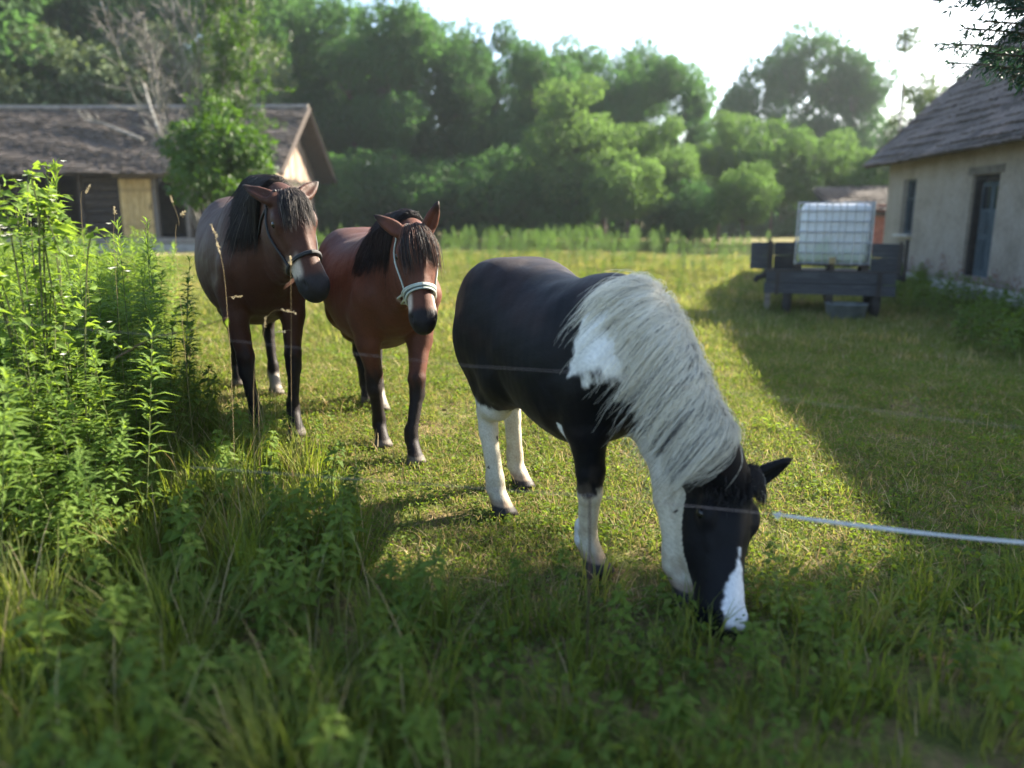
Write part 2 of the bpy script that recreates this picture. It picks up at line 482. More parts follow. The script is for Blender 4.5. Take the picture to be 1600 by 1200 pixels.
# right gable: logs below, upright boards above
z = FLZ - .1; row = 0
while z < EZ - .15:
    MB().box(bl(BX1 - .09, (BY0 + BY1) / 2, z + hgt / 2), (.18 + .02 * (row % 2), BY1 - BY0 - .02, hgt - .035)).build('log', OLDWOOD, barn, bevel=.03)
    z += hgt; row += 1
nb = 20
for k in range(nb):
    y0 = BY0 + .02 + (BY1 - BY0 - .04) / nb * k; y1 = y0 + (BY1 - BY0) / nb - .03
    top = lambda yy: EZ + (RZ - EZ) * (1 - abs(yy - (BY0 + BY1) / 2) / ((BY1 - BY0) / 2)) - .10
    lo_ = EZ - .35 - .1 * random.random()
    a0, a1 = max(top(y0), lo_ + .1), max(top(y1), lo_ + .1)
    x0, x1 = BX1 + .0 + .012 * (k % 2), BX1 + .03 + .012 * (k % 2)
    V = [bl(x0, y0, lo_), bl(x1, y0, lo_), bl(x1, y1, lo_), bl(x0, y1, lo_), bl(x0, y0, a0), bl(x1, y0, a0), bl(x1, y1, a1), bl(x0, y1, a1)]
    MB().add(V, [[0, 3, 2, 1], [4, 5, 6, 7], [0, 1, 5, 4], [1, 2, 6, 5], [2, 3, 7, 6], [3, 0, 4, 7]]).build('gable_board', VERTWOOD, barn)
# roof: two slopes of shingles on rafters, overhanging the gable
OH = .75; GOH = .70
ym = (BY0 + BY1) / 2; slope = (RZ - EZ) / (ym - BY0)
for sgn in (1, -1):
    ye = BY0 - OH if sgn == 1 else BY1 + OH
    eaz = EZ - slope * OH + .12
    org = bl(BX0 if sgn == 1 else BX1 + GOH, ye, eaz)
    ux = np.array([sgn, 0, 0.]); uy = nrm([0, sgn, slope]); nv = nrm([0, -sgn * slope, 1])
    Ht = (ym - BY0 + OH) * math.sqrt(1 + slope ** 2)
    shingles('roof_shingles', org, ux, uy, nv, BX1 + GOH - BX0, Ht, .15, .20, SHINGLEM, barn, 3 + sgn, thick=.055, jit=.03, ridge_sag=.05)
    c0 = org - nv * .02; MBx = MB()
    q = [c0, c0 + ux * (BX1 + GOH - BX0), c0 + ux * (BX1 + GOH - BX0) + uy * Ht, c0 + uy * Ht]
    MBx.add(q + [p - nv * .04 for p in q], [[0, 1, 2, 3], [7, 6, 5, 4], [0, 4, 5, 1], [1, 5, 6, 2], [3, 2, 6, 7], [0, 3, 7, 4]])
    MBx.build('roof_deck', OLDWOOD, barn)
    # verge board at the gable end
    xe = BX1 + GOH + .02
    a = bl(xe, ye, eaz); bq = bl(xe, ym, RZ + .12)
    MB().tube([a - [0, 0, .05], bq - [0, 0, .05]], .085, 4).build('verge_board', OLDWOOD, barn)
MB().tube([bl(BX0, ym, RZ + .16), bl(-16, ym, RZ + .11), bl(BX1 + GOH, ym, RZ + .15)], .09, 6).build('ridge_cap', GREYWOOD, barn)
for k in range(26):
    x = BX0 + .4 + k * (BX1 - BX0 + .2) / 25.5
    MB().box(bl(x, BY0 - .26, EZ - .24), (.10, .62, .10)).build('rafter_end', OLDWOOD, barn)

# sandy yard before the barn
yx, yy = np.meshgrid(np.linspace(-20, -5, 50), np.linspace(21.8, 25.2, 14), indexing='ij')
edge = .35 * np.sin(yx * 2.1) + .2 * np.sin(yx * 5.3)
yy2 = np.where(yy < 22.5, yy + edge, yy)
yv = np.stack([yx, yy2, ground_z(yx, yy2) + .035], -1).reshape(-1, 3)
i_ = (np.arange(49)[:, None] * 14 + np.arange(13)[None]).ravel()
tag(obj('barn_yard', mesh_np('barn_yard', yv, np.stack([i_, i_ + 14, i_ + 15, i_ + 1], 1), SANDM)), kind='structure')

# ------------------------------------------------------------------ cream farmhouse, right
hc = np.array([9.5, 20.0, gz(9.5, 18) - .02])           # far left corner of the wall
HLEN, HWID = 10.2, 6.2
hdir = nrm([-.115, -1, 0])           # along the long wall, towards the camera
hrz = math.atan2(hdir[1], hdir[0])  # local x = along the wall, local y = to the right of it (into the house is +y?)
house = empty('farmhouse', hc, hrz)
tag(house, 'cream plastered farmhouse with steep brown tiled roof and blue door', 'house')
# local frame: x along the wall (0..HLEN) towards camera; inside lies at +y (rotating -90 deg puts +y towards world +x)
EH, RH = 3.18, 6.3
T_ = .4
def wall_box(x0, x1, z0, z1, name='wall'):
    return MB().box(((x0 + x1) / 2, T_ / 2, (z0 + z1) / 2), (x1 - x0, T_, z1 - z0))
W0, W1, WZ0, WZ1 = 1.02, 1.80, 1.12, 2.38      # window
D0, D1, DZ0, DZ1 = 4.55, 5.62, .38, 2.30       # door
mbw = MB()
for x0, x1, z0, z1 in ((0, W0, -.2, EH), (W0, W1, -.2, WZ0), (W0, W1, WZ1, EH), (W1, D0, -.2, EH), (D0, D1, -.2, DZ0), (D0, D1, DZ1, EH), (D1, HLEN, -.2, EH)):
    mbw.box(((x0 + x1) / 2, T_ / 2, (z0 + z1) / 2), (x1 - x0, T_, z1 - z0))
mbw.box((T_ / 2, HWID / 2, EH / 2 - .1), (T_, HWID - 2 * T_, EH + .2))
mbw.box((HLEN - T_ / 2, HWID / 2, EH / 2 - .1), (T_, HWID - 2 * T_, EH + .2))
mbw.box((HLEN / 2, HWID - T_ / 2, EH / 2 - .1), (HLEN, T_, EH + .2))
for xg in (T_ / 2, HLEN - T_ / 2):       # gable triangles
    a = T_ / 2
    V = [(xg - a, 0, EH), (xg - a, HWID, EH), (xg - a, HWID / 2, RH - .1), (xg + a, 0, EH), (xg + a, HWID, EH), (xg + a, HWID / 2, RH - .1)]
    mbw.add(V, [[0, 1, 4, 3], [1, 2, 5, 4], [2, 0, 3, 5]], [[0, 2, 1], [3, 4, 5]])
mbw.build('wall', PLASTER, house)
MB().box((HLEN / 2, .2, .03), (HLEN + .1, .52, .42)).build('plinth', STONEM, house, bevel=.03)
MB().box((HLEN / 2, HWID / 2, EH - .06), (HLEN - .82, HWID - .82, .08)).build('ceiling_slab', OLDWOOD, house)
# window
wf = MB()
for c, d in (((W0 + .03, .16, (WZ0 + WZ1) / 2), (.06, .10, WZ1 - WZ0)), ((W1 - .03, .16, (WZ0 + WZ1) / 2), (.06, .10, WZ1 - WZ0)),
             (((W0 + W1) / 2, .16, WZ0 + .03), (W1 - W0 - .12, .10, .06)), (((W0 + W1) / 2, .16, WZ1 - .03), (W1 - W0 - .12, .10, .06)),
             (((W0 + W1) / 2, .155, (WZ0 + WZ1) / 2), (.05, .08, WZ1 - WZ0 - .12)), (((W0 + W1) / 2, .16, WZ0 + .82), (W1 - W0 - .12, .07, .04))):
    wf.box(c, d)
win = wf.build('window', BLUEM, house)
for cx_ in (W0 + .21, W1 - .21):
    for z0, z1 in ((WZ0 + .06, WZ0 + .80), (WZ0 + .84, WZ1 - .06)):
        MB().box((cx_, .175, (z0 + z1) / 2), (.30, .008, z1 - z0)).build('pane', GLASSM, win)
MB().box(((W0 + W1) / 2, -.03, WZ0 - .03), (W1 - W0 + .12, .20, .05)).build('sill', STONEM, win)
# door: frame, two leaves of panels, small upper light
df = MB()
df.box((D0 + .045, .14, (DZ0 + DZ1) / 2), (.09, .16, DZ1 - DZ0)); df.box((D1 - .045, .14, (DZ0 + DZ1) / 2), (.09, .16, DZ1 - DZ0)); df.box(((D0 + D1) / 2, .14, DZ1 - .045), (D1 - D0 - .18, .16, .09))
dfo = df.build('door_frame', DARKM, house)
dor = empty('door', ((D0 + D1) / 2, .19, DZ0), parent=house)
for s in (-1, 1):
    MB().box((s * .222, 0, .90), (.43, .04, 1.80)).build('leaf', BLUEM, dor)
    MB().box((s * .222, -.028, .42), (.30, .02, .58)).build('panel', BLUEM, dor, bevel=.008)
    MB().box((s * .222, -.028, 1.02), (.30, .02, .42)).build('panel', BLUEM, dor, bevel=.008)
    MB().box((s * .222, -.022, 1.50), (.28, .012, .42)).build('pane', GLASSM, dor)
MB().tube([(.02, -.05, .95), (.02, -.09, .95), (.12, -.09, .95)], .012, 6).build('handle', DARKM, dor)
MB().box(((D0 + D1) / 2, -.25, .10), (1.3, .55, .18)).build('doorstep', STONEM, house, bevel=.02)
MB().box(((D0 + D1) / 2, -.012, DZ1 + .08), (1.35, .03, .14)).build('lintel', surf_mat('grey_stone_lintel', [(.3, (.10, .09, .075)), (.7, (.20, .18, .15))], 6), house)
# roof
sl = (RH - EH) / (HWID / 2); OV = .55; VG = .30
Ht = (HWID / 2 + OV) * math.sqrt(1 + sl * sl)
for sgn in (1, -1):
    ye = -OV if sgn == 1 else HWID + OV
    org = np.array([HLEN + VG if sgn == 1 else -VG, ye, EH - sl * OV + .14])
    ux = np.array([-sgn, 0, 0.]); uy = nrm([0, sgn, sl]); nv = nrm([0, -sgn * sl, 1])
    shingles('roof_tiles', org, ux, uy, nv, HLEN + 2 * VG, Ht, .21, .24, TILEM, house, 9 + sgn, thick=.035, jit=.008, ridge_sag=.05, wave=.022)
    q = [org - nv * .02, org + ux * (HLEN + 2 * VG) - nv * .02]; q += [q[1] + uy * Ht, q[0] + uy * Ht]
    MB().add(q + [p - nv * .06 for p in q], [[0, 1, 2, 3], [7, 6, 5, 4], [0, 4, 5, 1], [1, 5, 6, 2], [3, 2, 6, 7], [0, 3, 7, 4]]).build('roof_deck', OLDWOOD, house)
    MB().tube([(-VG - .0, ye, EH - sl * OV + .16), (-VG - .0, HWID / 2 - sgn * 1.2, RH + .10 - 1.2 * sl)], .045, 5).build('verge_board', OLDWOOD, house)
    MB().tube([(-VG - .0, HWID / 2 - sgn * 1.2, RH + .13 - 1.2 * sl), (-VG - .0, HWID / 2, RH + .18)], .06, 6).build('highlight_verge', PALEM, house)  # upper verge coloured pale: the white highlight along the roof edge is painted in
for k in range(34):
    x = -.2 + k * .315
    MB().tube([(x, HWID / 2, RH + .13 + .01 * (k % 2)), (x + .33, HWID / 2, RH + .15 + .01 * (k % 2))], .105, 8).build('ridge_tile', TILEM, house, smooth=True)
MB().box((HLEN / 2, -.27, EH - sl * OV + .19), (HLEN + .5, .50, .03)).build('soffit', OLDWOOD, house)

# ------------------------------------------------------------------ small brick outbuilding beyond the tank
ob = empty('brick_outbuilding', (12.9, 27.0, gz(12.9, 27) - .95), R(-8))
tag(ob, 'low ruined brick outbuilding with dark roof behind the white tank', 'shed')
MB().box((0, 0, 1.3), (3.4, .3, 2.7)).box((-1.55, 1.5, 1.3), (.3, 2.7, 2.7)).box((1.55, 1.5, 1.3), (.3, 2.7, 2.7)).box((0, 3, 1.3), (3.4, .3, 2.7)).build('wall', BRICKM, ob)
MB().box((.5, -.16, 1.9), (1.0, .04, .75)).build('window', GLASSM, ob)
MB().box((.5, -.19, 1.48), (1.2, .10, .08)).build('sill', STONEM, ob)
shingles('roof_tiles', np.array([-1.9, -.45, 2.45]), (1, 0, 0), (0, 1, .28), (0, -.28, 1), 3.8, 3.4, .25, .3, OLDWOOD, ob, 21, wave=.02)
MB().box((0, 1.3, 2.78), (3.8, 3.4, .08), M=[[1, 0, 0], [0, 1, 0], [0, .28, 1]]).build('roof_deck', OLDWOOD, ob)

# ------------------------------------------------------------------ farm wagon with its side boards, plastic tank on it
wg = np.array([4.97, 12.05, 0]); wg[2] = gz(wg[0], wg[1]) - .02
wg[2] -= .06
wagon = empty('farm_wagon', wg, R(-20))
tag(wagon, 'old slate-grey wooden wagon with board sides carrying the caged tank', 'wagon')
MB().box((-.02, .62, .70), (2.0, 1.55, .07)).build('deck', BOARDM, wagon, bevel=.01)
fb = empty('front_board', (-.03, -.18, .50), parent=wagon)
for k in range(2):
    MB().box((0, 0, .0 + k * .175), (1.88 - .03 * k, .04, .165), jitter=.003).build('plank', BOARDM, fb)
for x in (-.75, .70): MB().box((x, -.035, .08), (.06, .03, .36)).build('batten', DARKM, fb)
MB().box((-.02, -.12, .755), (1.95, .12, .06)).build('rail', DARKM, wagon)
for nm, x0, x1, y, z0, z1 in (('left', -1.22, -.90, .05, .78, 1.20), ('leftb', -.87, -.52, .35, .76, 1.20), ('right', .55, .98, .02, .76, 1.20)):
    n_ = 2
    sb = empty('side_board', ((x0 + x1) / 2, y, 0), R(12) if nm == 'left' else (R(-6) if nm == 'right' else 0), parent=wagon)
    for k in range(n_):
        h_ = (z1 - z0) / n_
        MB().box((0, 0, z0 + h_ * (k + .5)), (x1 - x0, .035, h_ - .005), jitter=.002).build('plank', BOARDM, sb)
    MB().box(((x1 - x0) / 2 - .04, -.035, (z0 + z1) / 2), (.05, .03, z1 - z0 + .06)).build('batten', DARKM, sb)
MB().box((1.02, .0, .95), (.05, .06, .62)).build('stake', DARKM, wagon)
MB().box((-.90, .0, .95), (.05, .06, .52)).build('stake', DARKM, wagon)
for x in (-.62, .66):
    for y in (.12, 1.15):
        wh = empty('wheel', (x, y, .28), parent=wagon)
        th = np.linspace(0, 2 * math.pi, 25)
        MB().tube(np.stack([0 * th, .21 * np.cos(th), .21 * np.sin(th)], 1), .07, 8, cap=False).build('tyre', RUBBERM, wh, smooth=True)
        MB().tube([(-.04, 0, 0), (.04, 0, 0)], .16, 16).build('rim', DARKM, wh)
MB().box((.0, .62, .46), (.10, 1.5, .40)).box((-.62, .62, .28), (.08, 1.1, .08)).box((.66, .62, .28), (.08, 1.1, .08)).box((0, .1, .60), (1.5, .1, .12)).box((0, 1.1, .60), (1.5, .1, .12)).build('chassis', DARKM, wagon)
MB().box((-.92, .02, .33), (.09, .09, .70)).build('prop_post', GREYWOOD, wagon)
MB().tube([(-.95, -.12, .70), (-1.08, -.20, .66), (-1.12, -.2, .60)], .045, 6).build('hook', DARKM, wagon)

TANKM, nt, out = nodes_of('cloudy_tank_plastic')
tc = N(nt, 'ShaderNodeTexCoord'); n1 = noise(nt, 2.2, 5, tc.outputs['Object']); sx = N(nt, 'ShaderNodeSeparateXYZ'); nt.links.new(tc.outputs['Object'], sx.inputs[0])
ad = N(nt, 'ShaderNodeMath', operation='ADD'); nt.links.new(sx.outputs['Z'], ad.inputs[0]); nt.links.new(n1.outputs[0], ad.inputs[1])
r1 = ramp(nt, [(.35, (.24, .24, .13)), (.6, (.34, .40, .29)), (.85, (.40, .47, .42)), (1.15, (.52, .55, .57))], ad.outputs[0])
b = N(nt, 'ShaderNodeBsdfPrincipled'); nt.links.new(r1.outputs[0], b.inputs['Base Color']); b.inputs['Roughness'].default_value = .4
b.inputs['Subsurface Weight'].default_value = .3; b.inputs['Subsurface Radius'].default_value = (.1, .12, .1)
nt.links.new(b.outputs[0], out.inputs[0])
tk = empty('water_tank', (wg[0] + .18, wg[1] + .50, wg[2] + .735), R(-20))
tk.scale = (.93, .93, 1)
tag(tk, 'white square plastic water tank in a metal cage standing on the wagon', 'tank')
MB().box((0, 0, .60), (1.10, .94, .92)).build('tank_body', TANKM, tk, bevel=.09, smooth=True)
MB().tube([(0, 0, 1.05), (0, 0, 1.09)], .12, 16).build('lid', DARKM, tk)
pl_ = empty('pallet', (0, 0, 0), parent=tk)
for y in (-.42, -.2, 0, .2, .42): MB().box((0, y, .115), (1.2, .11, .022)).build('slat', OLDWOOD, pl_)
for x in (-.52, 0, .52): MB().box((x, 0, .05), (.10, .98, .10)).build('block', OLDWOOD, pl_)
cg = empty('cage', (0, 0, 0), parent=tk)
hw_, hd_ = .58, .50
for z in (.15, .31, .47, .63, .79, .95, 1.08):
    P4 = [(-hw_, -hd_, z), (hw_, -hd_, z), (hw_, hd_, z), (-hw_, hd_, z), (-hw_, -hd_, z)]
    MB().tube(P4, .010, 6, cap=False).build('bar', CAGEM, cg)
vb = MB().tube([(0, 0, .13), (0, 0, 1.09)], .010, 6).mesh('bar', CAGEM)
for x in (-.58, -.43, -.30, -.16, -.06, .06, .16, .30, .43, .58):
    for y in (-hd_ - .012, hd_ + .012): obj('bar', vb, cg, (x, y, 0))
for y in (-.36, -.2, 0, .2, .36):
    for x in (-hw_ - .012, hw_ + .012): obj('bar', vb, cg, (x, y, 0))
MB().tube([(.0, -.46, .20), (.0, -.58, .20)], .045, 10).box((0, -.60, .20), (.10, .04, .10)).build('valve', plain('valve_brass', (.20, .15, .06), .6), tk)

# zinc tub under the wagon
tb = MB(); c_ = np.array([5.10, 11.70, gz(5.22, 11.62)])
th = np.arange(24) / 24 * 2 * math.pi
rings = [(.20, .0), (.235, .02), (.27, .25), (.285, .26), (.275, .265), (.255, .25), (.22, .03)]
V = np.vstack([np.stack([r_ * 1.15 * np.cos(th), r_ * np.sin(th), np.full(24, z)], 1) for r_, z in rings])
Q = [[i * 24 + j, i * 24 + (j + 1) % 24, (i + 1) * 24 + (j + 1) % 24, (i + 1) * 24 + j] for i in range(6) for j in range(24)]
tb.add(V, Q); Vb = [(0, 0, .02)]
tb.add([(0, 0, .0)] + list(V[:24]), T=[[0, 1 + (j + 1) % 24, 1 + j] for j in range(24)])
tb.add([(0, 0, .03)] + list(V[-24:]), T=[[0, 1 + j, 1 + (j + 1) % 24] for j in range(24)])
tag(tb.build('zinc_tub', ZINCM, smooth=True, loc=c_), 'dull grey zinc tub standing on the ground beneath the wagon', 'tub')
# ------------------------------------------------------------------ horses: one continuous body each, grown as a distance field
def catmull(P, n):
    P = np.asarray(P, float)
    Q = np.vstack([2 * P[0] - P[1], P, 2 * P[-1] - P[-2]])
    out = []
    for i in range(len(P) - 1):
        p0, p1, p2, p3 = Q[i:i + 4]
        for t in np.arange(n) / n:
            out.append(.5 * ((2 * p1) + (-p0 + p2) * t + (2 * p0 - 5 * p1 + 4 * p2 - p3) * t * t + (-p0 + 3 * p1 - 3 * p2 + p3) * t ** 3))
    out.append(P[-1])
    return np.array(out)


def nrm(v):
    v = np.asarray(v, float)
    return v / (np.linalg.norm(v) + 1e-12)


class Field:
    def __init__(s, lo, hi, vox):
        s.lo = np.array(lo, np.float32); s.vox = vox
        s.n = np.ceil((np.array(hi) - s.lo) / vox).astype(int)
        s.F = np.full(s.n, .5, np.float32)
        s.ax = [s.lo[i] + np.arange(s.n[i], dtype=np.float32) * vox for i in range(3)]

    def _region(s, lo, hi):
        a = np.clip(np.floor((lo - s.lo) / s.vox).astype(int), 0, s.n)
        b = np.clip(np.ceil((hi - s.lo) / s.vox).astype(int) + 1, 0, s.n)
        return tuple(slice(a[i], b[i]) for i in range(3))

    def seg(s, a, b, wa, ha, wb, hb, side=(0, 1, 0), k=.03, cut=False, capk=1.0):
        a = np.asarray(a, np.float32); b = np.asarray(b, np.float32)
        ax = b - a; L = float(np.linalg.norm(ax)) + 1e-6; ax = ax / L
        sd = np.asarray(side, np.float32); sd = sd - ax * sd.dot(ax); sd = nrm(sd).astype(np.float32)
        up = np.cross(ax, sd).astype(np.float32)
        rm = max(wa, ha, wb, hb) + k + .07
        sl = s._region(np.minimum(a, b) - rm, np.maximum(a, b) + rm)
        X = s.ax[0][sl[0]][:, None, None] - a[0]; Y = s.ax[1][sl[1]][None, :, None] - a[1]; Z = s.ax[2][sl[2]][None, None, :] - a[2]
        if X.size == 0 or Y.size == 0 or Z.size == 0: return
        T = X * ax[0] + Y * ax[1] + Z * ax[2]
        t = np.clip(T / L, 0, 1)
        res = T - t * L
        S = X * sd[0] + Y * sd[1] + Z * sd[2]
        U = X * up[0] + Y * up[1] + Z * up[2]
        w = wa + (wb - wa) * t; h = ha + (hb - ha) * t
        m = np.minimum(w, h)
        q = np.sqrt((S / w) ** 2 + (U / h) ** 2 + (res / (m * capk)) ** 2)
        d = (q - 1) * m
        G = s.F[sl]
        if cut:
            d = -d
            hh = np.clip(.5 - .5 * (G - d) / k, 0, 1)
            s.F[sl] = G + (d - G) * hh + k * hh * (1 - hh)
        else:
            hh = np.clip(.5 + .5 * (d - G) / k, 0, 1)
            s.F[sl] = d + (G - d) * hh - k * hh * (1 - hh)

    def ball(s, c, r, side=(0, 1, 0), axis=(1, 0, 0), k=.03, cut=False):
        """ellipsoid r=(along axis, along side, along the third)"""
        c = np.asarray(c, float); ax = nrm(axis)
        m = min(r[1], r[2])
        s.seg(c - ax * 1e-4, c + ax * 1e-4, r[1], r[2], r[1], r[2], side, k, cut, capk=r[0] / m)

    def chain(s, rows, side=(0, 1, 0), k=.03, sides=None, n=4):
        rows = catmull(rows, n)
        if sides is not None: sides = catmull(sides, n)
        for i in range(len(rows) - 1):
            a, b = rows[i], rows[i + 1]
            s.seg(a[:3], b[:3], a[3], a[4], b[3], b[4], side if sides is None else sides[i], k if i else k)
        return rows

    def sample(s, P):
        g = (P - s.lo) / s.vox
        i = np.clip(np.floor(g).astype(int), 0, s.n - 2); f = np.clip(g - i, 0, 1)
        r = 0
        for dx in (0, 1):
            for dy in (0, 1):
                for dz in (0, 1):
                    w = (f[:, 0] if dx else 1 - f[:, 0]) * (f[:, 1] if dy else 1 - f[:, 1]) * (f[:, 2] if dz else 1 - f[:, 2])
                    r = r + w * s.F[i[:, 0] + dx, i[:, 1] + dy, i[:, 2] + dz]
        return r

    def grad(s, P, e=.012):
        g = np.stack([s.sample(P + np.eye(3)[i] * e) - s.sample(P - np.eye(3)[i] * e) for i in range(3)], 1)
        return g / (np.linalg.norm(g, axis=1)[:, None] + 1e-9)

    def mesh(s):
        g = openvdb.FloatGrid(.5)
        F = s.F.copy()
        F[[0, -1]] = .5; F[:, [0, -1]] = .5; F[:, :, [0, -1]] = .5
        g.copyFromArray(F)
        p, q = g.convertToQuads(0.0)
        return p * s.vox + s.lo, q[:, ::-1].astype(int)


def vnoise(P, f, seed=0):
    """cheap smooth noise from sines, about -1..1"""
    r = np.random.default_rng(seed); o = 0
    for k in range(6):
        d = nrm(r.normal(size=3)) * f * (1 + .35 * k)
        o = o + np.sin(P @ d * 6.283 + r.uniform(0, 6.28)) / (1 + .25 * k)
    return o / 3.2


def sstep(a, b, x):
    t = np.clip((x - a) / (b - a), 0, 1)
    return t * t * (3 - 2 * t)


def seg_dist(P, pts):
    pts = np.asarray(pts, float); best = np.full(len(P), 9.)
    for a, b in zip(pts[:-1], pts[1:]):
        ab = b - a; t = np.clip(((P - a) @ ab) / (ab @ ab), 0, 1)
        best = np.minimum(best, np.linalg.norm(P - a - t[:, None] * ab, axis=1))
    return best


def hair_obj(name, strands, radii, cols, mat, parent):
    """strands (n,m,3), radii (m,), cols (n,3)"""
    n, m, _ = strands.shape
    h = bpy.data.hair_curves.new(name)
    h.add_curves([m] * n)
    h.position_data.foreach_set('vector', strands.astype(np.float32).ravel())
    ra = h.attributes.new('radius', 'FLOAT', 'POINT')
    ra.data.foreach_set('value', np.tile(radii, n).astype(np.float32))
    c = np.ones((n, 4), np.float32); c[:, :3] = cols
    ca = h.attributes.new('Col', 'FLOAT_COLOR', 'CURVE')
    ca.data.foreach_set('color', c.ravel())
    h.materials.append(mat)
    return obj(name, h, parent)


def hair_mat(name, rough=.52):
    m, nt, out = nodes_of(name)
    at_ = N(nt, 'ShaderNodeAttribute', attribute_name='Col')
    b = N(nt, 'ShaderNodeBsdfPrincipled'); nt.links.new(at_.outputs['Color'], b.inputs['Base Color'])
    b.inputs['Roughness'].default_value = rough; b.inputs['Specular IOR Level'].default_value = .3
    tr = N(nt, 'ShaderNodeBsdfTranslucent'); nt.links.new(at_.outputs['Color'], tr.inputs[0])
    ms = N(nt, 'ShaderNodeMixShader'); ms.inputs[0].default_value = .25
    nt.links.new(b.outputs[0], ms.inputs[1]); nt.links.new(tr.outputs[0], ms.inputs[2]); nt.links.new(ms.outputs[0], out.inputs[0])
    return m


def grow(F, roots, d0, length, m, grav, off, seed, wave=.03, stiff=.75, clump=None, clumpw=.35):
    """strands from roots, starting along d0, bending to gravity, pushed out of the body"""
    r = np.random.default_rng(seed); n = len(roots)
    P = roots.copy(); D = d0.copy(); out = [P.copy()]
    st = (length / (m - 1))[:, None]
    ph = r.uniform(0, 6.28, (n, 1)); ax = r.normal(size=(n, 3)); ax /= np.linalg.norm(ax, axis=1)[:, None]
    fly = r.uniform(size=(n, 1)) < .05; wave = np.where(fly, wave * 2.0, wave); st = st * np.where(fly, 1.0, 1.0)
    if clump is not None:
        ph = ph * .3 + (clump * 2.399 % 6.28)[:, None]
    for k in range(1, m):
        D = D * stiff + np.asarray(grav) * (1 - stiff) + ax * wave * np.sin(ph + k * .9) * .6
        D /= np.linalg.norm(D, axis=1)[:, None] + 1e-9
        P = P + D * st
        for _ in range(2):
            s = F.sample(P)
            pen = s < off
            if pen.any():
                g = F.grad(P[pen])
                P[pen] += g * (off[pen] - s[pen])[:, None]
        D = P - out[-1]; D /= np.linalg.norm(D, axis=1)[:, None] + 1e-9
        out.append(P.copy())
    S = np.stack(out, 1)
    if clump is not None:
        ids = np.unique(clump)
        for c in ids:
            w = clump == c
            mean = S[w].mean(0)
            f = np.linspace(0, 1, m)[None, :, None] ** 1.2 * clumpw
            f2 = f * np.where(fly[w], .15, 1)[:, :, None]
            S[w] = S[w] * (1 - f2) + mean[None] * f2
    return S


HAIRM = hair_mat('horse_hair')
COATM = vcol_mat('horse_coat')
EYEM = plain('eye_wet', (.008, .006, .005), .18, 0, .35)


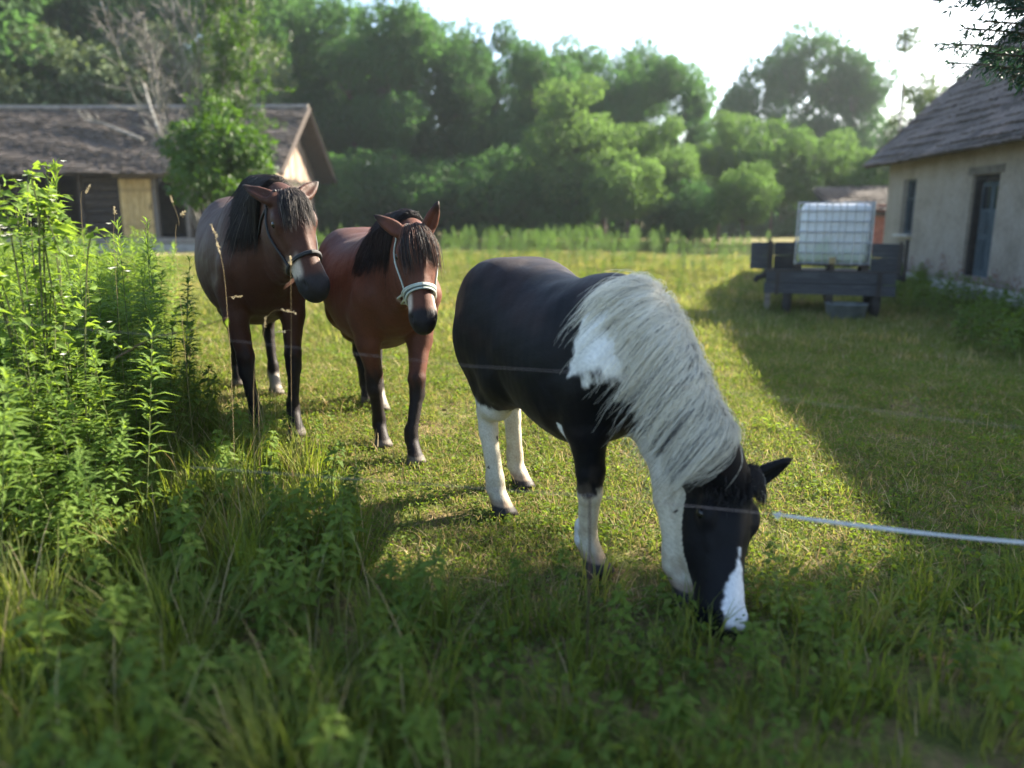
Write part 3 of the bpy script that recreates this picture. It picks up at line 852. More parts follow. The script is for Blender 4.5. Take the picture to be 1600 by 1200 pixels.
def horse(spec):
    """local frame: x forward, y left, z up; origin on the ground under the barrel"""
    O = np.array([*spec['mid'], gz(*spec['mid'])]); hd = nrm([*spec['dir'], 0])
    Lf = np.array([-hd[1], hd[0], 0])
    def loc(w):
        d = np.asarray(w, float) - O
        return np.array([d @ hd, d @ Lf, d[2]])
    sc = spec['scale']; wd = spec.get('wide', 1.0)
    P = loc(spec['poll']); M = loc(spec['muzzle']); nh = np.array(spec['face'], float)
    nh = np.array([nh @ hd, nh @ Lf, nh[2]])
    a = nrm(M - P); n = nrm(nh - a * (nh @ a)); sd = np.cross(n, a)      # sd: the horse's own left
    HL = np.linalg.norm(M - P); hs = spec.get('head', 1.0) * sc
    feet = {k: loc([*v, gz(*v)]) for k, v in spec['feet'].items()}
    lo = np.array([-1.12, -.62, -.12]); hi = np.array([1.0, .62, 1.75 * sc])
    for q in (P, M): lo = np.minimum(lo, q - .34); hi = np.maximum(hi, q + .34)
    F = Field(lo, hi, spec.get('vox', .0095))
    Z = lambda z: z * sc
    # ---- torso
    fx, hx = spec.get('fx', .5), spec.get('hx', -.55)
    belly = spec.get('belly', 0)
    T = [(hx - .25, 0, Z(1.04), .10, .15), (hx - .16, 0, Z(1.08), .20, .23), (hx, 0, Z(1.115), .255, .275), (hx + .20, 0, Z(1.09), .27, .285),
         (hx + .42, 0, Z(1.03) - belly * .5, .285, .32 + belly * .5), (hx + .66, 0, Z(1.00) - belly * .5, .285, .345 + belly * .5), (fx - .16, 0, Z(1.02), .25, .345),
         (fx + .0, 0, Z(1.07), .20, .335), (fx + .14, 0, Z(1.07), .165, .27), (fx + .22, 0, Z(1.05), .11, .18)]
    drop = spec.get('drop', 0)
    T = [(x, y, z - drop * float(np.clip((x - hx) / (fx - hx), 0, 1)), w * sc * wd, h * sc) for x, y, z, w, h in T]
    F.chain(T, k=.035, n=3)
    for s in (1, -1):   # croup halves with the furrow between, haunch, flank, shoulder, chest muscle
        F.ball((hx + .05, s * .12 * wd, Z(1.21)), (.24, .135, .165), k=.07)
        F.ball((hx - .07, s * .145 * wd, Z(1.03)), (.20, .11 * wd, .27), axis=(.9, 0, -.3), k=.07)
        F.seg((fx + .02, s * .11, Z(1.26) - drop), (fx + .14, s * .155 * wd, Z(1.0)), .075, .13, .085, .12, k=.06)
        F.seg((fx + .15, s * .15 * wd, Z(1.0)), (fx - .02, s * .16 * wd, Z(.84)), .085, .11, .075, .10, k=.06)
        F.ball((fx + .19, s * .085, Z(.97)), (.10, .085, .14), axis=(1, 0, 0), k=.05)
    F.ball((fx - .04, 0, Z(1.375) - drop + spec.get('nbz', 0) * .6), (.18, .05, .06), k=.06)          # withers
    # ---- legs
    legs = {}; LT = spec.get('legs_th', 1.15)
    _seg = F.seg
    def lseg(a_, b_, wa, ha, wb, hb, **kw): _seg(a_, b_, wa * LT, ha * LT, wb * LT, hb * LT, **kw)
    F.seg = lseg
    for key in ('fl', 'fr'):
        s = 1 if key == 'fl' else -1; ft = feet[key]
        el = np.array([fx - .01, s * .15 * wd * sc, Z(.80)])
        fet = ft + np.array([-.055, 0, .15]) * sc
        kn = el * .44 + fet * .56 + np.array([.035, 0, .0]) + np.array(spec.get('knee_' + key, (0, 0, 0)))
        F.seg(el + [.0, 0, .08], el * .72 + kn * .28, .080, .125, .064, .088, k=.05)
        F.seg(el * .72 + kn * .28, kn + [0, 0, .07], .064, .088, .044, .052, k=.03)
        F.seg(kn + [0, 0, .05], kn - [0, 0, .045], .047, .050, .042, .042, k=.03)
        F.seg(kn - [0, 0, .03], fet + [0, 0, .03], .036, .040, .031, .036, k=.02)
        F.seg(kn + [-.04, 0, .01], kn + [-.035, 0, -.03], .022, .022, .02, .02, k=.02)
        F.seg(fet + [-.018, 0, .05], fet - [.012, 0, .015], .036, .040, .038, .040, k=.02)
        hf = ft + np.array([.02, 0, .045]) * sc
        F.seg(fet - [0, 0, .01], hf, .033, .036, .043, .046, k=.018)
        F.seg(hf + [.0, 0, .0], ft + np.array([.035, 0, .012]), .047, .052, .058, .064, k=.01, capk=.35)
        legs[key] = [el, kn, fet, ft]
    for key in ('hl', 'hr'):
        s = 1 if key == 'hl' else -1; ft = feet[key]
        stf = np.array([hx + .20, s * .165 * wd * sc, Z(.83)]) * .75 + np.array([ft[0] + .25, s * .17, Z(.80)]) * .25
        fet = ft + np.array([-.06, 0, .15]) * sc
        hk = np.array([ft[0] - .12 + (hx - ft[0]) * .22 - .02, fet[1] * .75 + s * .03, Z(.50)])
        F.seg((hx + .0, s * .14 * wd, Z(1.02)), stf, .12, .20, .095, .135, k=.06)
        F.seg((hx - .13, s * .13 * wd, Z(.98)), stf * .35 + hk * .65 + [-.035, 0, 0], .10, .13, .055, .07, k=.06)
        F.seg(stf, stf * .45 + hk * .55, .088, .125, .062, .078, k=.05)
        F.seg(stf * .45 + hk * .55, hk + [0, 0, .05], .062, .078, .040, .052, k=.035)
        F.seg(hk + [-.035, 0, .075], hk + [-.045, 0, .02], .022, .026, .024, .03, k=.03)
        F.seg(hk + [0, 0, .05], hk - [-.01, 0, .07], .043, .055, .037, .044, k=.025)
        F.seg(hk - [-.005, 0, .05], fet + [0, 0, .03], .036, .044, .032, .040, k=.02)
        F.seg(fet + [-.018, 0, .05], fet - [.012, 0, .015], .037, .043, .039, .042, k=.02)
        hf = ft + np.array([.02, 0, .045]) * sc
        F.seg(fet - [0, 0, .01], hf, .034, .037, .043, .046, k=.018)
        F.seg(hf, ft + np.array([.035, 0, .012]), .046, .051, .056, .062, k=.01, capk=.35)
        legs[key] = [stf, hk, fet, ft]
    F.seg = _seg
    # ---- neck
    nbz = spec.get('nbz', 0); nb0 = np.array([fx - .02, 0, Z(1.13) - drop + nbz]); nb1 = np.array([fx + .14, 0, Z(1.16) - drop + nbz])
    end = P - n * .085 * hs + a * .03
    mid = np.array([np.array(q) for q in [loc(spec['neckmid'])]])[0]
    thr = spec.get('neck_th', 1.0)
    rows = [(*nb0, .16 * sc, .26 * sc), (*(nb1 * .75 + mid * .25), .135 * sc, .25 * sc * thr), (*mid, .095 * sc, .205 * sc * thr),
            (*(mid * .45 + end * .55), .080 * hs, .165 * hs * thr), (*end, .072 * hs, .118 * hs)]
    sid = [(0, 1, 0), (0, 1, 0), nrm(np.array([0, 1, 0]) * .6 + sd * .4), nrm(np.array([0, 1, 0]) * .25 + sd * .75), sd]
    nk = F.chain(rows, k=.05, sides=sid, n=3)
    # ---- head
    def H(t, s_, d):            # t along the face 0..1, s_ to its left, d out of the front line
        return P + a * (t * HL) + sd * s_ * hs + n * d * hs
    hst = [(-.02, .062, .085), (.10, .082, .118), (.24, .094, .145), (.38, .086, .138), (.52, .070, .108), (.66, .060, .088), (.80, .060, .077), (.92, .064, .073), (1.0, .054, .060)]
    bow = {.10: .01, .24: .012, .38: .004}
    F.chain([(*H(t, 0, -h + bow.get(t, 0)), w * hs, h * hs) for t, w, h in hst], side=sd, k=.02, n=2)
    for s in (1, -1):
        F.ball(H(.27, s * .055, -.165), (.125 * hs, .040 * hs, .105 * hs), side=sd, axis=a, k=.03)        # cheek
        F.ball(H(.235, s * .078, -.040), (.050 * hs, .026 * hs, .034 * hs), side=sd, axis=a, k=.022)      # orbit
        F.seg(H(.27, s * .082, -.055), H(.48, s * .056, -.05), .012, .012, .010, .012, side=sd, k=.02)    # cheek bone
        F.ball(H(.945, s * .038, -.028), (.038 * hs, .022 * hs, .030 * hs), side=sd, axis=a, k=.015)      # nostril rim
        F.ball(H(.955, s * .058, -.024), (.018 * hs, .011 * hs, .012 * hs), side=sd, axis=a, k=.008, cut=True)
        F.ball(H(.255, s * .104, -.045), (.018, .010, .013), side=sd, axis=a, k=.008, cut=True)
        F.seg(H(.965, s * .02, -.115), H(.90, s * .062, -.098), .006, .006, .005, .005, side=sd, k=.008, cut=True)   # mouth line
    F.ball(H(1.0, 0, -.055), (.030 * hs, .046 * hs, .045 * hs), side=sd, axis=a, k=.025)                  # upper lip
    F.ball(H(.955, 0, -.118), (.042 * hs, .036 * hs, .030 * hs), side=sd, axis=a, k=.015)                 # chin
    F.seg(H(.10, 0, .0), H(.62, 0, -.012), .020, .018, .016, .018, side=sd, k=.03)                        # nasal bone
    ears = []
    for s, key in ((1, 'ear_l'), (-1, 'ear_r')):
        ew = np.array(spec[key], float); ed = nrm([ew @ hd, ew @ Lf, ew[2]])
        ef = nrm(np.cross(ed, sd)); ef = ef if ef @ n > 0 else -ef
        if abs(spec.get('ear_out', 0)): ef = nrm(ef + sd * s * spec['ear_out'])
        b0 = H(.0, s * .055, -.045); el_ = spec.get('ear', .165) * hs
        es = nrm(np.cross(ed, ef))
        pts = [(*(b0 - ed * .02), .030 * hs, .026 * hs), (*(b0 + ed * el_ * .3), .036 * hs, .021 * hs), (*(b0 + ed * el_ * .6), .029 * hs, .015 * hs), (*(b0 + ed * el_ * .85), .015 * hs, .010 * hs), (*(b0 + ed * el_ * 1.0), .006, .006)]
        F.chain(pts, side=es, k=.012, n=2)
        F.seg(b0 + ed * el_ * .22 + ef * .024 * hs, b0 + ed * el_ * .78 + ef * .015 * hs, .021 * hs, .017 * hs, .010 * hs, .008 * hs, side=es, k=.006, cut=True)
        ears.append((b0, b0 + ed * el_))
    V, Q = F.mesh()
    # drop stray specks: keep every vertex, smoothing once
    e = np.vstack([Q[:, [0, 1]], Q[:, [1, 2]], Q[:, [2, 3]], Q[:, [3, 0]]])
    for _ in range(2):
        acc = np.zeros_like(V); cnt = np.zeros(len(V))
        for k in range(3):
            acc[:, k] = np.bincount(e[:, 0], V[e[:, 1], k], len(V)) + np.bincount(e[:, 1], V[e[:, 0], k], len(V))
        cnt = np.bincount(e[:, 0], minlength=len(V)) + np.bincount(e[:, 1], minlength=len(V))
        V = V * .5 + acc / cnt[:, None] * .5
    # slight unevenness of muscle, skin and ribs
    nrm_ = F.grad(V); rib = sstep(hx + .25, hx + .45, V[:, 0]) * sstep(fx - .05, fx - .2, V[:, 0]) * sstep(.6, .8, V[:, 2] / sc) * sstep(1.3, 1.1, V[:, 2] / sc)
    V = V + nrm_ * (.0035 * vnoise(V, 2.6, 71) + .0016 * vnoise(V, 7, 72))[:, None]
    ctx = dict(P=P, M=M, a=a, n=n, sd=sd, HL=HL, hs=hs, legs=legs, nk=nk, fx=fx, hx=hx, sc=sc, F=F, ears=ears, feet=feet, loc=loc)
    cols = spec['paint'](V, ctx)
    root = empty(spec['name'], O, math.atan2(hd[1], hd[0]))
    tag(root, spec['label'], 'horse', spec.get('group'))
    obj('body', mesh_np('body', V, Q, COATM, cols), root)
    for s in (1, -1):
        mb = MB(); c = H(.255, s * .087, -.046); r_ = .021 * hs
        th = np.linspace(0, math.pi, 9)[:, None]; ph = np.arange(14)[None] / 14 * 2 * math.pi
        Vs = np.stack([np.sin(th) * np.cos(ph), np.sin(th) * np.sin(ph), np.cos(th) * np.ones_like(ph)], -1).reshape(-1, 3) * r_ + c
        i = np.arange(8)[:, None] * 14; j = np.arange(14)[None]; k2 = (j + 1) % 14
        mb.add(Vs, np.stack([i + j, i + 14 + j, i + 14 + k2, i + k2], -1).reshape(-1, 4))
        mb.build('eye', EYEM, root, smooth=True)
    # ---- hair
    def crest(nrows, upf=.97):
        c = []
        pts = nk[:, :3]; tg = np.gradient(pts, axis=0)
        ss = catmull(sid, 3)
        for i in range(len(nk)):
            t_ = nrm(tg[i]); s_ = nrm(ss[i] - t_ * (ss[i] @ t_)); u = nrm(np.cross(t_, s_))
            if u @ np.array([.3, 0, 1.]) < 0 and i < 3: u = -u
            if i and u @ c[-1][1] < 0: u = -u
            c.append((pts[i] + u * nk[i, 4] * upf, u, t_, s_))
        return c
    cr = crest(0)
    cp = np.array([q[0] for q in cr]); cu = np.array([q[1] for q in cr]); cs_ = np.array([q[3] for q in cr])
    hp = spec['mane']
    r = np.random.default_rng(hp.get('seed', 3))
    i0 = hp.get('i0', 2)
    tt = r.uniform(i0, len(cp) - 1.001 - hp.get('iend', 0), hp['n'])
    i = tt.astype(int); f = (tt - i)[:, None]
    root_p = cp[i] * (1 - f) + cp[i + 1] * f; up = cu[i] * (1 - f) + cu[i + 1] * f; sv = cs_[i] * (1 - f) + cs_[i + 1] * f
    side = np.full(len(tt), hp['side'], float)
    side[r.uniform(size=len(tt)) < hp.get('other', .06)] *= -1
    root_p = root_p + sv * r.normal(0, .014, (len(tt), 1)) + up * .004
    d0 = up * hp.get('lift', .5) + sv * side[:, None] * 1.0 + r.normal(0, .12, (len(tt), 3))
    d0 /= np.linalg.norm(d0, axis=1)[:, None]
    cl = (tt * hp.get('clumps', 7)).astype(int) * 3 + r.integers(0, 3, len(tt))
    tn = (tt - i0) / (len(cp) - 1 - i0)
    gv = np.stack([np.interp(tn, [0, .5, 1], [g_[k_] for g_ in hp.get('gravs', ((0, 0, -1),) * 3)]) for k_ in range(3)], 1)
    ln = np.interp(tn, [0, .25, .6, 1], hp['len']) * r.uniform(.25, 1.15, len(tt)) * (1 + .28 * np.sin(cl * 1.7))
    S = grow(F, root_p, d0, ln, 16, gv, r.uniform(.004, hp.get('thick', .028), len(tt)), 11, wave=hp.get('wave', .10), stiff=hp.get('stiff', .72), clump=cl, clumpw=hp.get('clumpw', .4))
    rad = np.interp(np.linspace(0, 1, 16), [0, .6, 1], [.0011, .0010, .0003]) * hp.get('rad', 1.0)
    hair_obj('mane', S, rad, hp['color'](tn, cl, r, root_p), HAIRM, root)
    fl = spec['forelock']
    if fl['n']:
        k = fl['n']; base = H(-.03, 0, -.01)
        s_ = r.uniform(-1, 1, k); b = base + sd * (s_ * .045 * hs)[:, None] + a * r.uniform(-.03, .05, k)[:, None] + n * .005
        b0v = np.array(fl['lean'], float); lv = np.array([b0v @ hd, b0v @ Lf, b0v[2]])
        d0 = n * .6 + a * .5 + sd * (s_ * fl.get('spread', .7))[:, None] + lv * .5 + r.normal(0, .15, (k, 3)); d0 /= np.linalg.norm(d0, axis=1)[:, None]
        cl2 = ((s_ + 1) * 4.5).astype(int) * 2 + r.integers(0, 2, k)
        S2 = grow(F, b, d0, r.uniform(.3, 1.15, k) * fl['len'] * (1 + .25 * np.sin(cl2 * 2.1)), 14, nrm(np.array([0, 0, -1]) + a * .5 + lv * .6), r.uniform(.004, .03, k), 5, wave=.12, stiff=.72, clump=cl2, clumpw=.45)
        hair_obj('forelock', S2, np.interp(np.linspace(0, 1, 14), [0, .6, 1], [.0011, .0009, .0003]), fl['color'](s_, cl2, r, b), HAIRM, root)
    tl = spec['tail']
    k = tl['n']; tb = np.array([hx - .30 * sc, 0, Z(1.17)])
    b = tb + r.normal(0, .022, (k, 3)); d0 = np.tile(nrm([-.8, tl.get('y', 0), -.3]), (k, 1)) + r.normal(0, .12, (k, 3))
    cl3 = r.integers(0, 14, k)
    S3 = grow(F, b, d0, r.uniform(.6, 1.0, k) * tl['len'], 14, nrm([0.06, tl.get('y', 0) * .3, -1]), r.uniform(.01, .03, k), 8, wave=.05, stiff=.7, clump=cl3, clumpw=.35)
    hair_obj('tail', S3, np.interp(np.linspace(0, 1, 14), [0, .6, 1], [.0014, .0012, .0004]), tl['color'](np.zeros(k), cl3, r, b), HAIRM, root)
    # ---- wrap: a loop round the head that lies on the hide
    def loop(t0, t1, off, m=44, a0=0, a1=2 * math.pi, shift=0):
        """closed loop; t0 on the nose, t1 under the jaw"""
        out = []
        for th in np.linspace(a0, a1, m):
            f = (1 - math.cos(th)) / 2
            c = H(t0 + (t1 - t0) * f + shift, 0, -.085)
            dr = nrm(n * math.cos(th) + sd * math.sin(th)); q = c + dr * .24
            for _ in range(70):
                s_ = F.sample(q[None])[0]
                if s_ < off + .001: break
                q = q - dr * min(.012, max(.001, (s_ - off) * .7))
            out.append(q)
        return np.array(out)
    def strap(pts, off):
        out = []
        pts = catmull(pts, 8)
        for q in pts:
            for _ in range(12):
                s_ = F.sample(q[None])[0]; g = F.grad(q[None])[0]
                q = q - g * (s_ - off) * .8
            out.append(q)
        return np.array(out)
    return root, H, loop, strap, ctx


def mixc(base, col, w):
    return base * (1 - w[:, None]) + np.array(col)[None] * w[:, None]


def bay_paint(body, dark, muzzle_pale, hind_sock):
    def f(V, c):
        n1 = vnoise(V, 1.6, 4); n2 = vnoise(V, 9, 5)
        C = np.tile(np.array(body), (len(V), 1)) * (1 + .16 * n1 + .06 * n2)[:, None]
        # darker along the back and underline, paler inside the flank
        C = mixc(C, dark, .45 * sstep(.95, 1.4, V[:, 2] / c['sc']) * (np.abs(V[:, 1]) < .5) * sstep(.5, .2, V[:, 0] - c['fx']))
        black = (.012, .010, .010)
        for key, lg in c['legs'].items():
            ft = lg[3]; d = seg_dist(V, lg)
            w = (d < .2) * sstep(.62, .44, (V[:, 2] - ft[2]) / c['sc'] + .05 * n2)
            C = mixc(C, black, w * .96)
            if key in hind_sock:
                C = mixc(C, (.20, .18, .15), (d < .2) * sstep(.20, .14, V[:, 2] - ft[2] + .02 * n2))
            h = (d < .14) * sstep(.072, .060, V[:, 2] - ft[2])
            C = mixc(C, (.10, .085, .07), h * .9)
        t = ((V - c['P']) @ c['a']) / c['HL']; dn = (V - c['P']) @ c['n']; ds = (V - c['P']) @ c['sd']
        head = (t > -.15) * (t < 1.2) * (dn > -.34) * (dn < .08) * (np.abs(ds) < .19)
        C = mixc(C, (.50, .42, .34), head * sstep(.56, .74, t + .04 * n2) * sstep(-.015, -.045, dn) * muzzle_pale)
        C = mixc(C, (.016, .014, .014), head * sstep(.82, .90, t + .02 * n2 + .04 * (dn < -.07)))
        C = mixc(C, dark, head * .5 * sstep(.0, .25, t) * sstep(.55, .3, t) * sstep(-.04, -.01, dn))
        for b0, b1 in c['ears']:
            w = (seg_dist(V, [b0, b1]) < .06)
            u = ((V - b0) @ (b1 - b0)) / ((b1 - b0) @ (b1 - b0))
            C = mixc(C, (.02, .014, .012), w * sstep(.55, .95, u))
        # hide darkens under the mane
        C = mixc(C, (.02, .015, .014), sstep(.05, .01, seg_dist(V, [q[:3] + np.array([0, 0, 0]) for q in c['nk']]) - .16) * 0)
        return np.clip(C, .004, .8)
    return f


def dark_hair(base=(.016, .013, .013), grey=.12, tip=None):
    def f(tn, cl, r, p):
        k = len(tn); C = np.tile(np.array(base), (k, 1)) * r.uniform(.5, 2.0, (k, 1))
        g = (r.uniform(size=k) < grey) | ((cl % 7 == 3) & (r.uniform(size=k) < grey * 3))
        C[g] = np.array([.15, .125, .105]) * r.uniform(.4, 1.1, (g.sum(), 1))
        if tip is not None:
            b = r.uniform(size=k) < .35
            C[b] = np.array(tip) * r.uniform(.5, 1.2, (b.sum(), 1))
        return C
    return f


def pinto_paint(V, c):
    n1 = vnoise(V, 2.2, 14); n2 = vnoise(V, 11, 15); n3 = vnoise(V, 4.5, 19); n4 = vnoise(V * np.array([1, 1, .35]), 34, 20)
    C = np.tile(np.array([.0045, .0040, .0048]), (len(V), 1)) * (1 + .2 * n1)[:, None]
    C = mixc(C, (.018, .010, .008), sstep(.1, .9, n1 + sstep(1.15, 1.38, V[:, 2])) * .7)
    white = (.62, .61, .56); cream = (.50, .43, .30)
    x, y, z = V.T
    # white over the withers, shoulder top and the neck
    sh = sstep(c['fx'] + .05, c['fx'] + .08, x + .04 * n3 + .02 * n2 + .02 * n4 + .10 * (1.25 - z)) * sstep(.90, .96, z + .05 * n3 + .03 * n2 + .022 * n4 + .10 * (x - c['fx']) * -1)
    C = mixc(C, white, np.clip(sh, 0, 1))
    for key, lg in c['legs'].items():
        ft = lg[3]; d = seg_dist(V, lg); h = V[:, 2] - ft[2]
        top = {'hr': .62, 'hl': .50, 'fr': .40, 'fl': .74}[key]
        w = (d < .16) * sstep(top + .02, top - .02, h + .03 * n3 + .012 * n2 + .02 * n4 + (.0 if key != 'fr' else 0))
        C = mixc(C, np.array(white) * .78 if key != 'fr' else np.array(cream) * .85, w)
        C = mixc(C, np.array(cream) * .82, (d < .16) * sstep(.75, .3, h) * w * .8)
        if key == 'fr':      # white line up the back of the leg
            bx = lg[0][0] * (h / lg[0][2]) + lg[3][0] * (1 - h / lg[0][2])
            C = mixc(C, white, (d < .13) * sstep(-.040, -.052, V[:, 0] - bx + .008 * n2) * (h < .70))
        sp = (vnoise(V, 7, 31) > .86) & (d < .12) & (h > .25) & (h < .62)
        C = mixc(C, (.03, .02, .02), sp * .9)
        C = mixc(C, (.26, .19, .12), (d < .16) * sstep(-.1, .8, n3 + .5 * n2) * sstep(.62, .1, h) * .55)
        C = mixc(C, (.22, .15, .10), (d < .16) * sstep(.12, .085, h) * .8)
        C = mixc(C, (.030, .026, .024), (d < .16) * sstep(.078, .066, h))
    t = ((V - c['P']) @ c['a']) / c['HL']; dn = (V - c['P']) @ c['n']; ds = (V - c['P']) @ c['sd']
    head = (t > -.2) & (t < 1.2) & (dn > -.34) & (dn < .08) & (np.abs(ds) < .2) & (seg_dist(V, c['legs']['fl']) > .12) & (seg_dist(V, c['legs']['fr']) > .12)
    C[head & (t > .02)] = np.array([.0045, .0040, .0048])
    C = mixc(C, (.0045, .0040, .0048), head * 1.0 * (t > -.02))
    wd = np.interp(t, [.50, .58, .72, .86, .97], [-.004, .010, .040, .054, .046])
    bl = head * sstep(.008, -.004, np.abs(ds - .006) - wd + .006 * n2 + .006 * n3 + .006 * n4) * (t > .46) * sstep(1.03, .97, t) * (dn > -.09)
    C = mixc(C, (.60, .60, .60), bl)
    snip = 0 * head * sstep(.004, .0, np.abs(ds - .004) - .004) * (t > .26) * (t < .36) * (dn > -.06)
    C = mixc(C, (.25, .24, .24), snip)
    return np.clip(C, .004, .8)


def pinto_hair(tn, cl, r, p):
    k = len(tn)
    C = np.array([.82, .78, .66])[None] * r.uniform(.7, 1.05, (k, 1))
    C = C * (1 - .22 * (tn[:, None] > .45) * r.uniform(0, 1, (k, 1)))
    dk = ((np.isin(cl % 13, (4, 9)) & (tn > .25) & (r.uniform(size=k) < .7)) | (np.isin(cl % 11, (3, 7)) & (tn > .72) & (r.uniform(size=k) < .6)) | (r.uniform(size=k) < .02 + .06 * (tn > .7)))
    C[dk] = np.array([.045, .045, .05]) * r.uniform(.5, 2.0, (dk.sum(), 1))
    return C


def pinto_forelock(s, cl, r, p):
    k = len(s); C = np.array([.012, .011, .012])[None] * r.uniform(.6, 1.8, (k, 1))
    w = (np.abs(s - .1) < .12) & (r.uniform(size=k) < .6)
    C[w] = np.array([.5, .48, .42]) * r.uniform(.5, 1.0, (w.sum(), 1))
    return C


# measured in the photograph: feet from their pixels, heads from poll and muzzle pixels
pinto = horse(dict(
    name='pinto_horse', label='black and white pinto horse grazing with its head down behind the fence wire', group=None,
    mid=(.262, 3.63), dir=(.486, -.874), scale=.985, wide=1.10, belly=.055, head=1.36, nbz=-.07, vox=.0085, fx=.40, hx=-.50, drop=.055, legs_th=1.3,
    feet=dict(hr=(-.06, 3.93), hl=(.05, 4.36), fr=(.37, 3.24), fl=(.72, 2.98)),
    poll=(.915, 2.95, .56), muzzle=(.845, 2.66, .075), neckmid=(.64, 3.06, .905), face=(.34, -.80, .42), neck_th=.90,
    ear_l=(.80, -.05, .55), ear_r=(-.75, -.1, .35), paint=pinto_paint,
    mane=dict(n=22000, side=-1, other=.08, len=(.40, .40, .33, .13), lift=.04, stiff=.70, wave=.17, clumps=8, clumpw=.80, thick=.014, color=pinto_hair, i0=1.7, iend=3.7, rad=.75,
              gravs=((-.75, -.35, -1), (-.55, -.4, -1), (-.35, -1.0, -.9))),
    forelock=dict(n=700, len=.10, lean=(0, 0, 0), color=pinto_forelock),
    tail=dict(n=1500, len=.75, y=.25, color=dark_hair())))

bay1 = horse(dict(
    name='bay_horse', label='tall dark bay horse at the left wearing a thin black halter', group='bay horses standing side by side',
    mid=(-1.87, 5.60), dir=(.40, -.915), scale=1.145, wide=1.13, belly=.05, head=1.14, fx=.50, hx=-.60, legs_th=1.22,
    feet=dict(hl=(-1.93, 6.12), hr=(-2.30, 6.32), fr=(-1.70, 4.96), fl=(-1.50, 5.14)),
    poll=(-1.265, 4.52, 1.725), muzzle=(-1.085, 4.37, 1.225), neckmid=(-1.46, 4.86, 1.45), face=(.60, -.80, .25), neck_th=1.12,
    ear_l=(.35, .8, .5), ear_r=(-.95, .1, .42), ear_out=.5,
    paint=bay_paint((.050, .020, .012), (.026, .012, .009), .7, ('hl',)),
    mane=dict(n=9000, side=-1, other=.03, len=(.16, .34, .44, .40), lift=.08, stiff=.55, wave=.06, clumps=6, thick=.026, color=dark_hair(grey=.02), i0=2,
              gravs=((-.5, -.1, -1), (-.4, -.1, -1), (-.3, 0, -1))),
    forelock=dict(n=900, len=.22, lean=(.0, 0, 0), spread=.5, color=dark_hair(grey=.25)),
    tail=dict(n=1200, len=.85, y=0, color=dark_hair())))

bay2 = horse(dict(
    name='bay_horse', label='smaller reddish bay horse in the middle wearing a pale rope halter', group='bay horses standing side by side',
    mid=(-.945, 5.42), dir=(.37, -.93), scale=1.02, wide=1.22, belly=.05, head=1.13, fx=.46, hx=-.56, legs_th=1.2,
    feet=dict(hl=(-1.02, 5.82), hr=(-1.16, 6.0), fr=(-.885, 5.02), fl=(-.63, 4.74)),
    poll=(-.535, 4.36, 1.53), muzzle=(-.475, 4.20, 1.045), neckmid=(-.72, 4.76, 1.26), face=(.24, -.96, .28), neck_th=1.1,
    ear_l=(.38, -.15, .85), ear_r=(-.82, .0, .52), ear_out=.2,
    paint=bay_paint((.085, .032, .019), (.045, .018, .012), .9, ('hl',)),
    mane=dict(n=8500, side=-1, other=.05, len=(.14, .28, .36, .34), lift=.10, stiff=.55, wave=.08, clumps=6, thick=.026, color=dark_hair(grey=.01), i0=2,
              gravs=((-.5, -.1, -1), (-.3, -.1, -1), (-.2, 0, -1))),
    forelock=dict(n=1700, len=.25, lean=(.25, 0, .1), spread=1.0, color=dark_hair(grey=.10, tip=(.16, .07, .04))),
    tail=dict(n=1200, len=.8, y=0, color=dark_hair())))

STRAPM = plain('halter_webbing', (.012, .012, .014), .7)
ROPEM = plain('halter_rope', (.42, .46, .40), .8)
ROPED = plain('halter_rope_dark', (.05, .075, .07), .8)


def halter(h, kind):
    root, H, loop, strap, c = h
    hal = empty('halter', parent=root)
    if kind == 'strap':
        t0 = .64
        MB().tube(loop(t0, t0 + .06, .008), .0095, 8, cap=False).build('noseband', STRAPM, hal, smooth=True)
        MB().tube(loop(t0 + .012, t0 + .072, .008), .0085, 8, cap=False).build('noseband', STRAPM, hal, smooth=True)
        for s in (1, -1):
            p = [H(t0 + .03, s * .062, -.10), H(.45, s * .085, -.11), H(.25, s * .105, -.115), H(.05, s * .085, -.09), H(-.04, s * .05, -.05)]
            MB().tube(strap(p, .007), .0075, 6).build('cheek_strap', STRAPM, hal, smooth=True)
            MB().tube(strap([H(.04, s * .085, -.10), H(.10, s * .07, -.19), H(.14, s * .012, -.26)], .006), .007, 6).build('throat_strap', STRAPM, hal, smooth=True)
    else:
        t0 = .62
        for q, (dt, m) in enumerate(((-.022, ROPEM), (-.006, ROPEM), (.010, ROPED), (.028, ROPEM))):
            MB().tube(loop(t0 + dt, t0 + .05 + dt * 3.0, .007 + .002 * (q % 2)), .0065, 7, cap=False).build('rope_noseband', m, hal, smooth=True)
        for s in (1, -1):
            p = [H(t0 + .07, s * .055, -.125), H(t0 - .02, s * .073, -.09), H(.42, s * .092, -.085), H(.18, s * .10, -.10), H(.0, s * .075, -.07)]
            MB().tube(strap(p, .006), .0055, 6).build('cheek_rope', ROPEM, hal, smooth=True)


halter(bay1, 'strap')
halter(bay2, 'rope')
